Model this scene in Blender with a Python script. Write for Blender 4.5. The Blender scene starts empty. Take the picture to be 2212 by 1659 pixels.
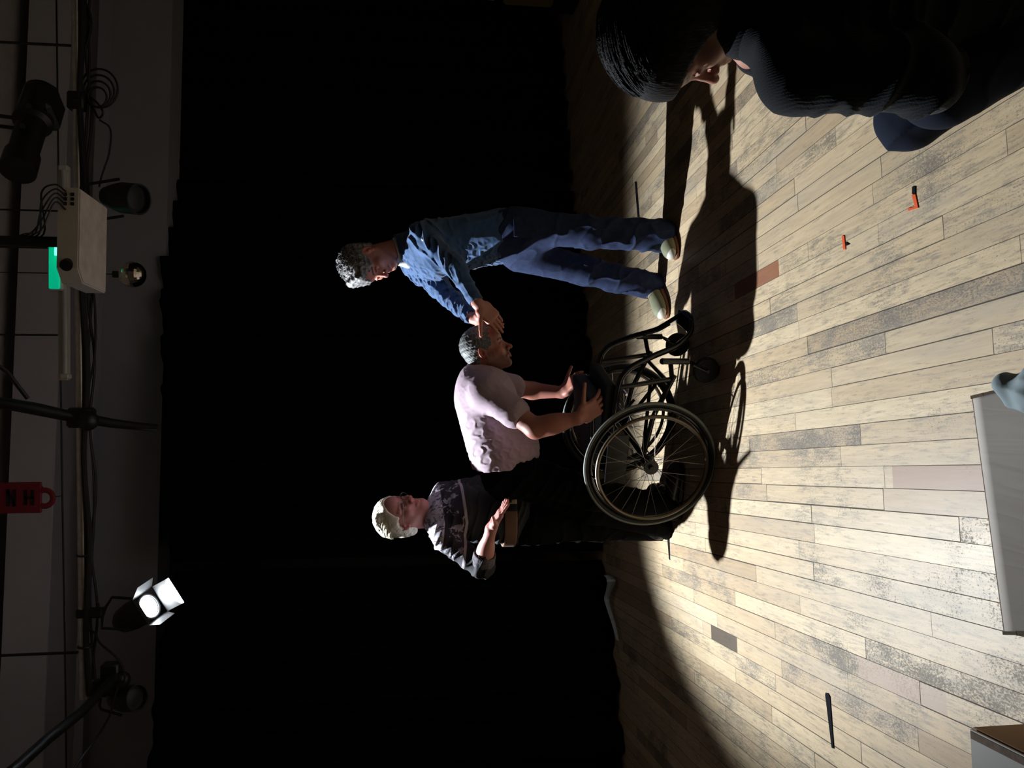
import bpy, math, random
import numpy as np
from mathutils import Vector, Matrix
random.seed(7)
sc = bpy.context.scene
COL = sc.collection
PI = math.pi

# ------------------------------------------------------------------ camera
FPX = 1750.0                      # focal length in pixels of the 2212 px wide frame
PITCH = math.radians(7.4)
CAMZ = 1.4
CP, SP = math.cos(PITCH), math.sin(PITCH)
cam_d = bpy.data.cameras.new('camera')
cam_d.sensor_fit = 'HORIZONTAL'; cam_d.sensor_width = 36.0
cam_d.lens = FPX * 36.0 / 2212.0
cam_d.clip_start = 0.05; cam_d.clip_end = 60
cam = bpy.data.objects.new('camera', cam_d); COL.objects.link(cam)
FW = Vector((0, CP, -SP)); UPV = Vector((0, SP, CP)); XV = Vector((1, 0, 0))
# the phone was held on its side: picture right = down, picture up = room right
cam.matrix_world = Matrix((( -UPV.x, XV.x, -FW.x, 0), (-UPV.y, XV.y, -FW.y, 0),
                           (-UPV.z, XV.z, -FW.z, CAMZ), (0, 0, 0, 1)))
sc.camera = cam

def W(u, v, Y):
    """point in the room at depth Y seen at upright picture position (u right, v down)"""
    r = (u - 829.5) / FPX; s = (v - 1106.0) / FPX
    d = np.array([r, CP - s * SP, -SP - s * CP])
    t = Y / d[1]
    return np.array([0, 0, CAMZ]) + d * t
def G(u, v, z=0.0):
    r = (u - 829.5) / FPX; s = (v - 1106.0) / FPX
    d = np.array([r, CP - s * SP, -SP - s * CP])
    return np.array([0, 0, CAMZ]) + d * ((z - CAMZ) / d[2])

# ------------------------------------------------------------------ world and lights
wd = bpy.data.worlds.new('world'); sc.world = wd; wd.use_nodes = True
wd.node_tree.nodes['Background'].inputs[0].default_value = (0.010, 0.009, 0.012, 1)
wd.node_tree.nodes['Background'].inputs[1].default_value = 0.0

LAMP = W(349, 322, 4.75)
LAXIS = np.array([0.47, -0.40, -0.785]); LAXIS /= np.linalg.norm(LAXIS)
ld = bpy.data.lights.new('stage_lamp_beam', 'SPOT')
ld.energy = 960; ld.color = (0.86, 0.94, 1.0)
ld.spot_size = math.radians(73); ld.spot_blend = 0.50; ld.shadow_soft_size = 0.022
lo = bpy.data.objects.new('stage_lamp_beam', ld); COL.objects.link(lo)
lo.location = Vector(LAMP + LAXIS * 0.03)
lo.rotation_euler = Vector(LAXIS).to_track_quat('-Z', 'Y').to_euler()

sc.view_settings.view_transform = 'Standard'; sc.view_settings.look = 'None'
sc.view_settings.gamma = 1.0; sc.view_settings.use_curve_mapping = False
sc.view_settings.exposure = 0.0
sc.cycles.use_denoising = True
sc.cycles.max_bounces = 8; sc.cycles.diffuse_bounces = 6
sc.cycles.sample_clamp_indirect = 4.0

# ------------------------------------------------------------------ materials
def nt(name):
    m = bpy.data.materials.new(name); m.use_nodes = True
    t = m.node_tree; return m, t, t.nodes['Principled BSDF']
def N(t, typ, **kw):
    n = t.nodes.new(typ)
    for k, v in kw.items(): setattr(n, k, v)
    return n
def math_n(t, op, a, b=None, c=None, clamp=False):
    n = N(t, 'ShaderNodeMath', operation=op); n.use_clamp = clamp
    for i, x in enumerate((a, b, c)):
        if x is None: continue
        if isinstance(x, (int, float)): n.inputs[i].default_value = x
        else: t.links.new(x, n.inputs[i])
    return n.outputs[0]
def mixc(t, f, a, b, mode='MIX'):
    n = N(t, 'ShaderNodeMix', data_type='RGBA', blend_type=mode)
    if isinstance(f, (int, float)): n.inputs[0].default_value = f
    else: t.links.new(f, n.inputs[0])
    for i, x in ((6, a), (7, b)):
        if isinstance(x, tuple): n.inputs[i].default_value = (*x, 1) if len(x) == 3 else x
        else: t.links.new(x, n.inputs[i])
    return n.outputs[2]
def mat(name, col, rough=0.6, metal=0.0, var=0.12, scale=8.0, bump=0.0, bscale=60.0, sheen=0.0, spec=None, stretch=(1, 1, 1), sss=0.0):
    m, t, b = nt(name)
    tc = N(t, 'ShaderNodeTexCoord'); mp = N(t, 'ShaderNodeMapping'); t.links.new(tc.outputs['Object'], mp.inputs[0])
    mp.inputs['Scale'].default_value = stretch
    nz = N(t, 'ShaderNodeTexNoise'); nz.inputs['Scale'].default_value = scale; nz.inputs['Detail'].default_value = 5
    t.links.new(mp.outputs[0], nz.inputs['Vector'])
    lo_ = tuple(c * (1 - var) for c in col); hi = tuple(min(1, c * (1 + var)) for c in col)
    f = math_n(t, 'MULTIPLY_ADD', nz.outputs[0], 2.0, -0.5, True)
    t.links.new(mixc(t, f, lo_, hi), b.inputs['Base Color'])
    b.inputs['Roughness'].default_value = rough; b.inputs['Metallic'].default_value = metal
    if spec is not None: b.inputs['Specular IOR Level'].default_value = spec
    if sheen: b.inputs['Sheen Weight'].default_value = sheen
    if sss:
        b.inputs['Subsurface Weight'].default_value = sss
        b.inputs['Subsurface Radius'].default_value = (0.012, 0.004, 0.002); b.inputs['Subsurface Scale'].default_value = 1.0
    if bump:
        n2 = N(t, 'ShaderNodeTexNoise'); n2.inputs['Scale'].default_value = bscale; n2.inputs['Detail'].default_value = 4
        t.links.new(mp.outputs[0], n2.inputs['Vector'])
        bp = N(t, 'ShaderNodeBump'); bp.inputs['Strength'].default_value = bump; bp.inputs['Distance'].default_value = 0.002
        t.links.new(n2.outputs[0], bp.inputs['Height']); t.links.new(bp.outputs[0], b.inputs['Normal'])
    return m
def emis(name, col, s):
    m, t, b = nt(name)
    b.inputs['Base Color'].default_value = (*col, 1); b.inputs['Emission Color'].default_value = (*col, 1)
    b.inputs['Emission Strength'].default_value = s
    return m

# ------------------------------------------------------------------ object helpers
def thing(name, label, cat, loc=(0, 0, 0), group=None):
    o = bpy.data.objects.new(name, None); COL.objects.link(o)
    o.location = Vector(loc); o.empty_display_size = 0.1
    o['label'] = label; o['category'] = cat
    if group: o['group'] = group
    return o
def tag(o, label, cat, group=None, kind=None):
    if label: o['label'] = label
    if cat: o['category'] = cat
    if group: o['group'] = group
    if kind: o['kind'] = kind
    return o
def origin_of(o):
    p = np.zeros(3)
    while o is not None:
        p = p + np.array(o.location); o = o.parent
    return p
def mk(name, verts, faces, m, parent=None, smooth=True, loc=None, colors=None):
    """vertices in room coordinates; kept relative to the parent (or to loc)"""
    verts = np.asarray(verts, dtype=np.float64)
    base = origin_of(parent) if parent is not None else (np.array(loc) if loc is not None else np.zeros(3))
    me = bpy.data.meshes.new(name)
    vv = (verts - base).astype(np.float32)
    if isinstance(faces, np.ndarray):
        nf, k = faces.shape
        me.vertices.add(len(vv)); me.vertices.foreach_set('co', vv.ravel())
        me.loops.add(nf * k); me.loops.foreach_set('vertex_index', faces.astype(np.int32).ravel())
        me.polygons.add(nf); me.polygons.foreach_set('loop_start', np.arange(0, nf * k, k, dtype=np.int32))
        try: me.polygons.foreach_set('loop_total', np.full(nf, k, dtype=np.int32))
        except Exception: pass
        me.update(calc_edges=True)
    else:
        me.from_pydata(vv.tolist(), [], faces); me.update()
    me.validate()
    if smooth: me.polygons.foreach_set('use_smooth', [True] * len(me.polygons))
    for mm in (m if isinstance(m, (list, tuple)) else [m]): me.materials.append(mm)
    if colors is not None:
        ca = me.color_attributes.new('tint', 'FLOAT_COLOR', 'POINT')
        c4 = np.ones((len(vv), 4), dtype=np.float32); c4[:, :3] = colors
        ca.data.foreach_set('color', c4.ravel())
    o = bpy.data.objects.new(name, me); COL.objects.link(o)
    if parent is not None: o.parent = parent
    elif loc is not None: o.location = Vector(loc)
    return o
def nrm(v):
    v = np.asarray(v, dtype=float); return v / max(1e-9, np.linalg.norm(v))
def frame(d, hint=(0, 0, 1)):
    d = nrm(d); h = np.array(hint, dtype=float)
    if abs(np.dot(d, nrm(h))) > 0.97: h = np.array([1.0, 0.1, 0])
    x = nrm(np.cross(h, d)); y = np.cross(d, x); return x, y, d
class MB:
    def __init__(s): s.v = []; s.f = []; s.n = 0
    def add(s, vs, fs):
        b = s.n; s.v += [np.asarray(p, dtype=float) for p in vs]; s.n = len(s.v)
        s.f += [tuple(i + b for i in f) for f in fs]; return s
    def box(s, c, size, ax=None, bev=0.0):
        c = np.asarray(c, float); hx, hy, hz = [k / 2 for k in size]
        if ax is None: ax = (np.array([1., 0, 0]), np.array([0, 1., 0]), np.array([0, 0, 1.]))
        b = min(bev, hx * .9, hy * .9, hz * .9)
        if b <= 0:
            P = [(x, y, z) for z in (-hz, hz) for (x, y) in ((-hx, -hy), (hx, -hy), (hx, hy), (-hx, hy))]
            F = [(0, 3, 2, 1), (4, 5, 6, 7), (0, 1, 5, 4), (1, 2, 6, 5), (2, 3, 7, 6), (3, 0, 4, 7)]
        else:
            P = []
            idx = {}
            for sx in (-1, 1):
                for sy in (-1, 1):
                    for sz in (-1, 1):
                        for k in range(3):
                            q = [sx * (hx - b), sy * (hy - b), sz * (hz - b)]
                            q[k] = [sx * hx, sy * hy, sz * hz][k]
                            idx[(sx, sy, sz, k)] = len(P); P.append(tuple(q))
            F = []
            def q4(a): F.append(tuple(a))
            for k in range(3):
                i, j = [(1, 2), (2, 0), (0, 1)][k]
                for sg in (-1, 1):
                    r = []
                    for (a, c2) in ((-1, -1), (1, -1), (1, 1), (-1, 1)):
                        t = [0, 0, 0]; t[k] = sg; t[i] = a; t[j] = c2; r.append(idx[(*t, k)])
                    q4(r if sg > 0 else r[::-1])
            for k in range(3):
                i, j = [(1, 2), (2, 0), (0, 1)][k]
                for a in (-1, 1):
                    for c2 in (-1, 1):
                        r = []
                        for (sg, kk) in ((-1, i), (1, i), (1, j), (-1, j)):
                            t = [0, 0, 0]; t[k] = sg; t[i] = a; t[j] = c2; r.append(idx[(*t, kk)])
                        q4(r if a * c2 < 0 else r[::-1])
            for sx in (-1, 1):
                for sy in (-1, 1):
                    for sz in (-1, 1):
                        r = [idx[(sx, sy, sz, k)] for k in range(3)]
                        q4(r if sx * sy * sz > 0 else r[::-1])
        return s.add([c + p[0] * ax[0] + p[1] * ax[1] + p[2] * ax[2] for p in P], F)
    def cyl(s, a, b, r, r2=None, n=16, caps=True):
        a = np.asarray(a, float); b = np.asarray(b, float); r2 = r if r2 is None else r2
        x, y, d = frame(b - a)
        P = []
        for (c, rr) in ((a, r), (b, r2)):
            for i in range(n):
                t = 2 * PI * i / n; P.append(c + rr * (math.cos(t) * x + math.sin(t) * y))
        F = [(i, (i + 1) % n, n + (i + 1) % n, n + i) for i in range(n)]
        if caps: F += [tuple(range(n - 1, -1, -1)), tuple(range(n, 2 * n))]
        return s.add(P, F)
    def tube(s, pts, r, n=8, closed=False):
        pts = [np.asarray(p, float) for p in pts]; m = len(pts)
        rr = r if isinstance(r, (list, tuple, np.ndarray)) else [r] * m
        P = []; prev = None
        for i, p in enumerate(pts):
            if closed: d = pts[(i + 1) % m] - pts[i - 1]
            else: d = pts[min(i + 1, m - 1)] - pts[max(i - 1, 0)]
            d = nrm(d)
            if prev is None: x, y, _ = frame(d)
            else:
                x = prev - np.dot(prev, d) * d; x = nrm(x); y = np.cross(d, x)
            prev = x
            for k in range(n):
                t = 2 * PI * k / n; P.append(p + rr[i] * (math.cos(t) * x + math.sin(t) * y))
        F = []
        for i in range(m if closed else m - 1):
            j = (i + 1) % m
            for k in range(n):
                F.append((i * n + k, i * n + (k + 1) % n, j * n + (k + 1) % n, j * n + k))
        if not closed: F += [tuple(range(n - 1, -1, -1)), tuple(range((m - 1) * n, m * n))]
        return s.add(P, F)
    def ring(s, c, ax, R, r, n=64, k=10, sq=1.0):
        x, y, d = frame(ax); c = np.asarray(c, float); P = []
        for i in range(n):
            t = 2 * PI * i / n; rad = math.cos(t) * x + math.sin(t) * y
            for j in range(k):
                a = 2 * PI * j / k; P.append(c + rad * (R + r * math.cos(a)) + d * (r * sq * math.sin(a)))
        F = [(i * k + j, ((i + 1) % n) * k + j, ((i + 1) % n) * k + (j + 1) % k, i * k + (j + 1) % k) for i in range(n) for j in range(k)]
        return s.add(P, F)
    def lathe(s, c, ax, prof, n=24):
        """prof: list of (distance along ax, radius)"""
        x, y, d = frame(ax); c = np.asarray(c, float); P = []; m = len(prof)
        for (h, r) in prof:
            for i in range(n):
                t = 2 * PI * i / n; P.append(c + d * h + max(r, 1e-4) * (math.cos(t) * x + math.sin(t) * y))
        F = [(a * n + i, a * n + (i + 1) % n, (a + 1) * n + (i + 1) % n, (a + 1) * n + i) for a in range(m - 1) for i in range(n)]
        F += [tuple(range(n - 1, -1, -1)), tuple(range((m - 1) * n, m * n))]
        return s.add(P, F)
    def ball(s, c, r, n=16, m=10):
        rs = r if isinstance(r, (tuple, list)) else (r, r, r); c = np.asarray(c, float)
        P = []
        for j in range(m + 1):
            a = PI * j / m
            for i in range(n):
                t = 2 * PI * i / n
                P.append(c + np.array([rs[0] * math.sin(a) * math.cos(t), rs[1] * math.sin(a) * math.sin(t), rs[2] * math.cos(a)]))
        F = [(j * n + i, (j + 1) * n + i, (j + 1) * n + (i + 1) % n, j * n + (i + 1) % n) for j in range(m) for i in range(n)]
        return s.add(P, F)
    def prism(s, pts, h):
        """closed outline pts (list of 3D), extruded by the vector h"""
        n = len(pts); pts = [np.asarray(p, float) for p in pts]; h = np.asarray(h, float)
        return s.add(pts + [p + h for p in pts], [tuple(range(n - 1, -1, -1)), tuple(range(n, 2 * n))] +
                     [(i, (i + 1) % n, n + (i + 1) % n, n + i) for i in range(n)])
    def build(s, name, m, parent=None, smooth=False, loc=None):
        o = mk(name, s.v, s.f, m, parent, smooth, loc)
        if smooth:
            try:
                o.data.set_sharp_from_angle(angle=math.radians(42))
            except Exception: pass
        return o
def spline(pts, n=8):
    pts = [np.asarray(p, float) for p in pts]; out = []
    P = [2 * pts[0] - pts[1]] + pts + [2 * pts[-1] - pts[-2]]
    for i in range(1, len(P) - 2):
        for k in range(n):
            t = k / n
            out.append(0.5 * ((2 * P[i]) + (P[i + 1] - P[i - 1]) * t + (2 * P[i - 1] - 5 * P[i] + 4 * P[i + 1] - P[i + 2]) * t * t
                              + (3 * P[i] - P[i - 1] - 3 * P[i + 1] + P[i + 2]) * t ** 3))
    out.append(pts[-1]); return out
def copy_tree(o, parent=None):
    c = o.copy(); COL.objects.link(c)
    if parent is not None: c.parent = parent
    for ch in list(o.children): copy_tree(ch, c)
    return c

# ------------------------------------------------------------------ implicit surfaces (bodies and clothes)
class SDF:
    def __init__(s): s.p = []      # (kind, params, mode, k)
    def cap(s, a, b, ra, rb=None, k=0.03, mode='U'):
        s.p.append(('cap', (np.asarray(a, float), np.asarray(b, float), ra, ra if rb is None else rb), mode, k)); return s
    def ball(s, c, r, k=0.02, mode='U'):
        s.p.append(('cap', (np.asarray(c, float), np.asarray(c, float) + 1e-5, r, r), mode, k)); return s
    def ell(s, c, rad, ax, k=0.02, mode='U'):
        s.p.append(('ell', (np.asarray(c, float), np.array(rad, float), np.array(ax, float)), mode, k)); return s
    def ecap(s, a, b, ra, rb, side, q, k=0.04, mode='U'):
        a = np.asarray(a, float); b = np.asarray(b, float); d = nrm(b - a)
        sd = np.asarray(side, float); sd = nrm(sd - np.dot(sd, d) * d)
        s.p.append(('ecap', (a, b, ra, rb, sd, np.cross(d, sd), q), mode, k)); return s
    def plane(s, pt, n, k=0.004):     # keeps the side the normal points away from
        s.p.append(('pl', (np.asarray(pt, float), nrm(n)), 'I', k)); return s
    def box(s, c, half, ax, r, k=0.02, mode='U'):
        s.p.append(('box', (np.asarray(c, float), np.array(half, float), np.array(ax, float), r), mode, k)); return s
    def one(s, e, P):
        kind, q = e[0], e[1]
        if kind == 'cap':
            a, b, ra, rb = q; ab = b - a; L = np.dot(ab, ab)
            h = np.clip(((P - a) @ ab) / L, 0, 1)
            d = P - a - h[:, None] * ab
            return np.sqrt((d * d).sum(1)) - (ra + (rb - ra) * h)
        if kind == 'ell':
            c, r, ax = q; x = (P - c) @ ax.T
            k0 = np.sqrt(((x / r) ** 2).sum(1)); k1 = np.sqrt(((x / (r * r)) ** 2).sum(1)) + 1e-9
            return k0 * (k0 - 1.0) / k1
        if kind == 'ecap':
            a, b, ra, rb, sd, dp, qq = q; ab = b - a; L = np.dot(ab, ab)
            h = np.clip(((P - a) @ ab) / L, 0, 1)
            d = P - a - h[:, None] * ab
            x = d @ sd; y = d @ dp; ax = d - x[:, None] * sd - y[:, None] * dp
            z2 = (ax * ax).sum(1)
            r = ra + (rb - ra) * h
            k0 = np.sqrt(x * x + (y / qq) ** 2 + z2); k1 = np.sqrt(x * x + (y / qq ** 2) ** 2 + z2) + 1e-9
            return (k0 - r) * k0 / k1
        if kind == 'pl':
            return (P - q[0]) @ q[1]
        if kind == 'box':
            c, hf, ax, r = q; x = np.abs((P - c) @ ax.T) - hf
            return np.sqrt((np.maximum(x, 0) ** 2).sum(1)) + np.minimum(x.max(1), 0) - r
    def comb(s, idx, vals, n):
        d = np.full(n, 1e3)
        for i, v in zip(idx, vals):
            _, _, mode, k = s.p[i]
            if mode == 'U':
                h = np.maximum(k - np.abs(d - v), 0) / k; d = np.minimum(d, v) - h * h * k * 0.25
            elif mode == 'S':
                v = -v; h = np.maximum(k - np.abs(d - v), 0) / k; d = np.maximum(d, v) + h * h * k * 0.25
            else:
                h = np.maximum(k - np.abs(d - v), 0) / k; d = np.maximum(d, v) + h * h * k * 0.25
        return d
    def mesh(s, h=0.004, disp=None, amp=0.0):
        lo = np.full(3, 1e9); hi = -lo
        for kind, q, mode, k in s.p:
            if mode != 'U': continue
            if kind == 'cap': pts = [(q[0], q[2]), (q[1], q[3])]
            elif kind == 'ecap': pts = [(q[0], q[2] * max(1, q[6])), (q[1], q[3] * max(1, q[6]))]
            elif kind == 'ell': pts = [(q[0], q[1].max())]
            else: pts = [(q[0], np.linalg.norm(q[1]) + q[3])]
            for c, r in pts: lo = np.minimum(lo, c - r); hi = np.maximum(hi, c + r)
        lo -= amp + 4 * h + 0.01; hi += amp + 4 * h + 0.01
        B = 12
        nb = np.ceil((hi - lo) / (h * B)).astype(int); n = nb * B + 1
        D = np.empty(tuple(n), dtype=np.float32)
        bi = np.stack(np.meshgrid(*[np.arange(k) for k in nb], indexing='ij'), -1).reshape(-1, 3)
        C = lo + (bi * B + B / 2) * h; R = B / 2 * h * 1.74
        vals = [s.one(e, C) for e in s.p]
        dc = s.comb(range(len(s.p)), vals, len(C)); V = np.array(vals)
        maxk = max(e[3] for e in s.p)
        U = np.array([e[2] == 'U' for e in s.p]); mu = V[U].min(0)
        g = np.arange(B + 1) * h
        loc = np.stack(np.meshgrid(g, g, g, indexing='ij'), -1).reshape(-1, 3)
        act = np.abs(dc) < R * 1.6 + amp
        for t in range(len(bi)):
            i, j, k = bi[t] * B
            if not act[t]:
                D[i:i + B + 1, j:j + B + 1, k:k + B + 1] = 1.0 if dc[t] > 0 else -1.0
        for t in np.nonzero(act)[0]:
            i, j, k = bi[t] * B
            P = loc + (lo + bi[t] * B * h)
            sel = [a for a in range(len(s.p)) if (V[a, t] < mu[t] + 2.6 * R + maxk if U[a] else
                   (V[a, t] < R * 1.7 + s.p[a][3] + amp if s.p[a][2] == 'S' else True))]
            d = s.comb(sel, [s.one(s.p[a], P) for a in sel], len(P))
            if disp is not None: d = d - disp(P)
            D[i:i + B + 1, j:j + B + 1, k:k + B + 1] = d.reshape(B + 1, B + 1, B + 1)
        return surface_nets(D, lo, h)
def surface_nets(D, lo, h):
    S = D < 0
    cnt = np.zeros(tuple(k - 1 for k in D.shape), dtype=np.int8)
    for a in (0, 1):
        for b in (0, 1):
            for c in (0, 1):
                cnt += S[a:a + cnt.shape[0], b:b + cnt.shape[1], c:c + cnt.shape[2]]
    cells = np.argwhere((cnt > 0) & (cnt < 8))
    idx = np.full(cnt.shape, -1, dtype=np.int32); idx[tuple(cells.T)] = np.arange(len(cells))
    corner = [(a, b, c) for a in (0, 1) for b in (0, 1) for c in (0, 1)]
    val = np.stack([D[cells[:, 0] + a, cells[:, 1] + b, cells[:, 2] + c] for a, b, c in corner], 1)
    acc = np.zeros((len(cells), 3)); num = np.zeros(len(cells))
    for i, A in enumerate(corner):
        for j, Bc in enumerate(corner):
            if j <= i or sum(abs(A[q] - Bc[q]) for q in range(3)) != 1: continue
            va, vb = val[:, i], val[:, j]; m = (va < 0) != (vb < 0)
            t = np.where(m, va / np.where(m, va - vb, 1), 0)
            p = np.array(A)[None] + t[:, None] * (np.array(Bc) - np.array(A))[None]
            acc += np.where(m[:, None], p, 0); num += m
    V = lo + (cells + acc / num[:, None]) * h
    F = []
    for ax in range(3):
        sl0 = [slice(1, -1)] * 3; sl1 = [slice(1, -1)] * 3
        sl0[ax] = slice(0, -1); sl1[ax] = slice(1, None)
        a = S[tuple(sl0)]; b = S[tuple(sl1)]
        e = np.argwhere(a != b); off = np.ones(3, int); off[ax] = 0; g = e + off
        inside = a[tuple(e.T)]
        o1, o2 = [(1, 2), (2, 0), (0, 1)][ax]
        def at(d1, d2):
            q = g.copy(); q[:, o1] -= d1; q[:, o2] -= d2; return idx[tuple(q.T)]
        quad = np.stack([at(1, 1), at(0, 1), at(0, 0), at(1, 0)], 1)
        quad[~inside] = quad[~inside][:, ::-1]
        F.append(quad)
    F = np.concatenate(F); F = F[(F >= 0).all(1)]
    return V, F
def wob(P, f, seed):
    r = np.random.RandomState(seed); o = 0
    for i in range(3):
        d = r.randn(3); d /= np.linalg.norm(d); o = o + np.sin(P @ d * f * (1 + 0.7 * i) + r.rand() * 6) / (1 + 0.7 * i)
    return o * 0.5
def folds(P, d, freq, seed, warp=1.6, wf=9.0, sharp=1.5):
    """irregular ridges running across the direction d"""
    rs = np.random.RandomState(seed); d = nrm(d); o = 0; A = 0
    W_ = 0.010 * warp * np.stack([wob(P, wf, seed + 1), wob(P, wf, seed + 2), wob(P, wf, seed + 3)], 1)
    Q = P + W_
    for i in range(4):
        k = d + 0.42 * rs.randn(3) * (1 - 0.0 * i); k = nrm(k) * freq * (0.55 + 0.33 * i); a = 1 / (1 + 0.35 * i)
        o = o + a * np.sin(Q @ k + rs.rand() * 6.3); A += a
    r = 1 - np.minimum(1, np.abs(o / A) * 2.1)
    return r ** sharp * np.clip(0.6 + 1.0 * wob(P, wf * 1.1, seed + 5), 0.1, 1.1)
# ================================================================== the hall
# ---- floor material: narrow worn boards running away from the camera
FYAW = math.atan2(-191.5 / FPX, CP - (878 - 1106) / FPX * SP)      # direction of the boards
BW = 0.0655
def board_xy(p):
    c, s = math.cos(FYAW), math.sin(FYAW)   # boards run along (sin, cos)
    return p[0] * c - p[1] * s, p[0] * s + p[1] * c
def floor_mat():
    m, t, b = nt('worn_boards')
    tc = N(t, 'ShaderNodeTexCoord'); sp = N(t, 'ShaderNodeSeparateXYZ'); t.links.new(tc.outputs['Object'], sp.inputs[0])
    c, s = math.cos(FYAW), math.sin(FYAW)
    X = math_n(t, 'SUBTRACT', math_n(t, 'MULTIPLY', sp.outputs[0], c), math_n(t, 'MULTIPLY', sp.outputs[1], s))
    Y = math_n(t, 'ADD', math_n(t, 'MULTIPLY', sp.outputs[0], s), math_n(t, 'MULTIPLY', sp.outputs[1], c))
    xr = math_n(t, 'DIVIDE', X, BW); row = math_n(t, 'FLOOR', xr); fx = math_n(t, 'SUBTRACT', xr, row)
    w1 = N(t, 'ShaderNodeTexWhiteNoise', noise_dimensions='1D'); t.links.new(row, w1.inputs['W'])
    L = math_n(t, 'MULTIPLY_ADD', w1.outputs[0], 0.55, 0.75)
    w2 = N(t, 'ShaderNodeTexWhiteNoise', noise_dimensions='1D'); t.links.new(math_n(t, 'ADD', row, 91.3), w2.inputs['W'])
    yr = math_n(t, 'DIVIDE', math_n(t, 'MULTIPLY_ADD', w2.outputs[0], 3.0, Y), L)
    colm = math_n(t, 'FLOOR', yr); fy = math_n(t, 'SUBTRACT', yr, colm)
    cv = N(t, 'ShaderNodeCombineXYZ'); t.links.new(row, cv.inputs[0]); t.links.new(colm, cv.inputs[1])
    wn = N(t, 'ShaderNodeTexWhiteNoise', noise_dimensions='3D'); t.links.new(cv.outputs[0], wn.inputs['Vector'])
    rnd = wn.outputs[0]; sc3 = N(t, 'ShaderNodeSeparateColor'); t.links.new(wn.outputs[1], sc3.inputs[0])
    r2 = sc3.outputs[1]; r3 = sc3.outputs[2]
    cr = N(t, 'ShaderNodeValToRGB'); t.links.new(rnd, cr.inputs[0])
    e = cr.color_ramp.elements
    e[0].position = 0.0; e[0].color = (0.40, 0.31, 0.215, 1); e[1].position = 1.0; e[1].color = (0.68, 0.585, 0.43, 1)
    for pz, cc in ((0.08, (0.50, 0.40, 0.285)), (0.35, (0.575, 0.475, 0.34)), (0.7, (0.615, 0.515, 0.375))):
        q = e.new(pz); q.color = (*cc, 1)
    # grain
    mpv = N(t, 'ShaderNodeCombineXYZ'); t.links.new(math_n(t, 'MULTIPLY', X, 60), mpv.inputs[0])
    t.links.new(math_n(t, 'MULTIPLY_ADD', Y, 4, math_n(t, 'MULTIPLY', rnd, 50)), mpv.inputs[1])
    g = N(t, 'ShaderNodeTexNoise'); g.inputs['Scale'].default_value = 1.3; g.inputs['Detail'].default_value = 6; g.inputs['Distortion'].default_value = 0.6
    t.links.new(mpv.outputs[0], g.inputs['Vector'])
    col = mixc(t, math_n(t, 'MULTIPLY_ADD', g.outputs[0], 1.6, -0.45, True), mixc(t, 1.0, cr.outputs[0], (0.80, 0.78, 0.76), 'MULTIPLY'), mixc(t, 1.0, cr.outputs[0], (1.12, 1.11, 1.10), 'MULTIPLY'))
    # scuffs: small dark chips, many on some boards, large worn areas
    base = N(t, 'ShaderNodeCombineXYZ'); t.links.new(X, base.inputs[0]); t.links.new(math_n(t, 'MULTIPLY', Y, 0.55), base.inputs[1])
    n1 = N(t, 'ShaderNodeTexNoise'); n1.inputs['Scale'].default_value = 190; n1.inputs['Detail'].default_value = 5; n1.inputs['Roughness'].default_value = .65
    t.links.new(base.outputs[0], n1.inputs['Vector'])
    n2 = N(t, 'ShaderNodeTexNoise'); n2.inputs['Scale'].default_value = 2.6; n2.inputs['Detail'].default_value = 3
    t.links.new(base.outputs[0], n2.inputs['Vector'])
    wear = math_n(t, 'ADD', math_n(t, 'MULTIPLY', math_n(t, 'POWER', r2, 3.0), 0.13), math_n(t, 'MULTIPLY_ADD', n2.outputs[0], 0.40, -0.17))
    th = math_n(t, 'SUBTRACT', 0.66, wear)
    nc = N(t, 'ShaderNodeTexNoise'); nc.inputs['Scale'].default_value = 9; nc.inputs['Detail'].default_value = 4; nc.inputs['Roughness'].default_value = .7
    t.links.new(base.outputs[0], nc.inputs['Vector'])
    nd = N(t, 'ShaderNodeTexNoise'); nd.inputs['Scale'].default_value = 420; nd.inputs['Detail'].default_value = 3
    t.links.new(base.outputs[0], nd.inputs['Vector'])
    mix_ = math_n(t, 'ADD', math_n(t, 'ADD', math_n(t, 'MULTIPLY', n1.outputs[0], .52), math_n(t, 'MULTIPLY', nc.outputs[0], .33)), math_n(t, 'MULTIPLY', nd.outputs[0], .15))
    chips = math_n(t, 'MULTIPLY', math_n(t, 'SUBTRACT', mix_, math_n(t, 'SUBTRACT', th, 0.035)), 16, None, True)
    sm = N(t, 'ShaderNodeTexNoise'); sm.inputs['Scale'].default_value = 1; sm.inputs['Detail'].default_value = 5; sm.inputs['Roughness'].default_value = .7
    smv = N(t, 'ShaderNodeCombineXYZ'); t.links.new(math_n(t, 'MULTIPLY', X, 130), smv.inputs[0]); t.links.new(math_n(t, 'MULTIPLY', Y, 14), smv.inputs[1]); t.links.new(rnd, smv.inputs[2])
    t.links.new(smv.outputs[0], sm.inputs['Vector'])
    smear = math_n(t, 'MULTIPLY', math_n(t, 'SUBTRACT', math_n(t, 'ADD', sm.outputs[0], math_n(t, 'MULTIPLY', math_n(t, 'ADD', wear, math_n(t, 'MULTIPLY_ADD', nc.outputs[0], .5, -.25)), 0.9)), 0.545), 6, None, True)
    col = mixc(t, math_n(t, 'MULTIPLY', smear, 0.66), col, (0.20, 0.185, 0.165))
    ck = N(t, 'ShaderNodeTexNoise'); ck.inputs['Scale'].default_value = 1; ck.inputs['Detail'].default_value = 3
    ckv = N(t, 'ShaderNodeCombineXYZ'); t.links.new(math_n(t, 'MULTIPLY', X, 330), ckv.inputs[0]); t.links.new(math_n(t, 'MULTIPLY', Y, 120), ckv.inputs[1]); t.links.new(ckv.outputs[0], ck.inputs['Vector'])
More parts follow.
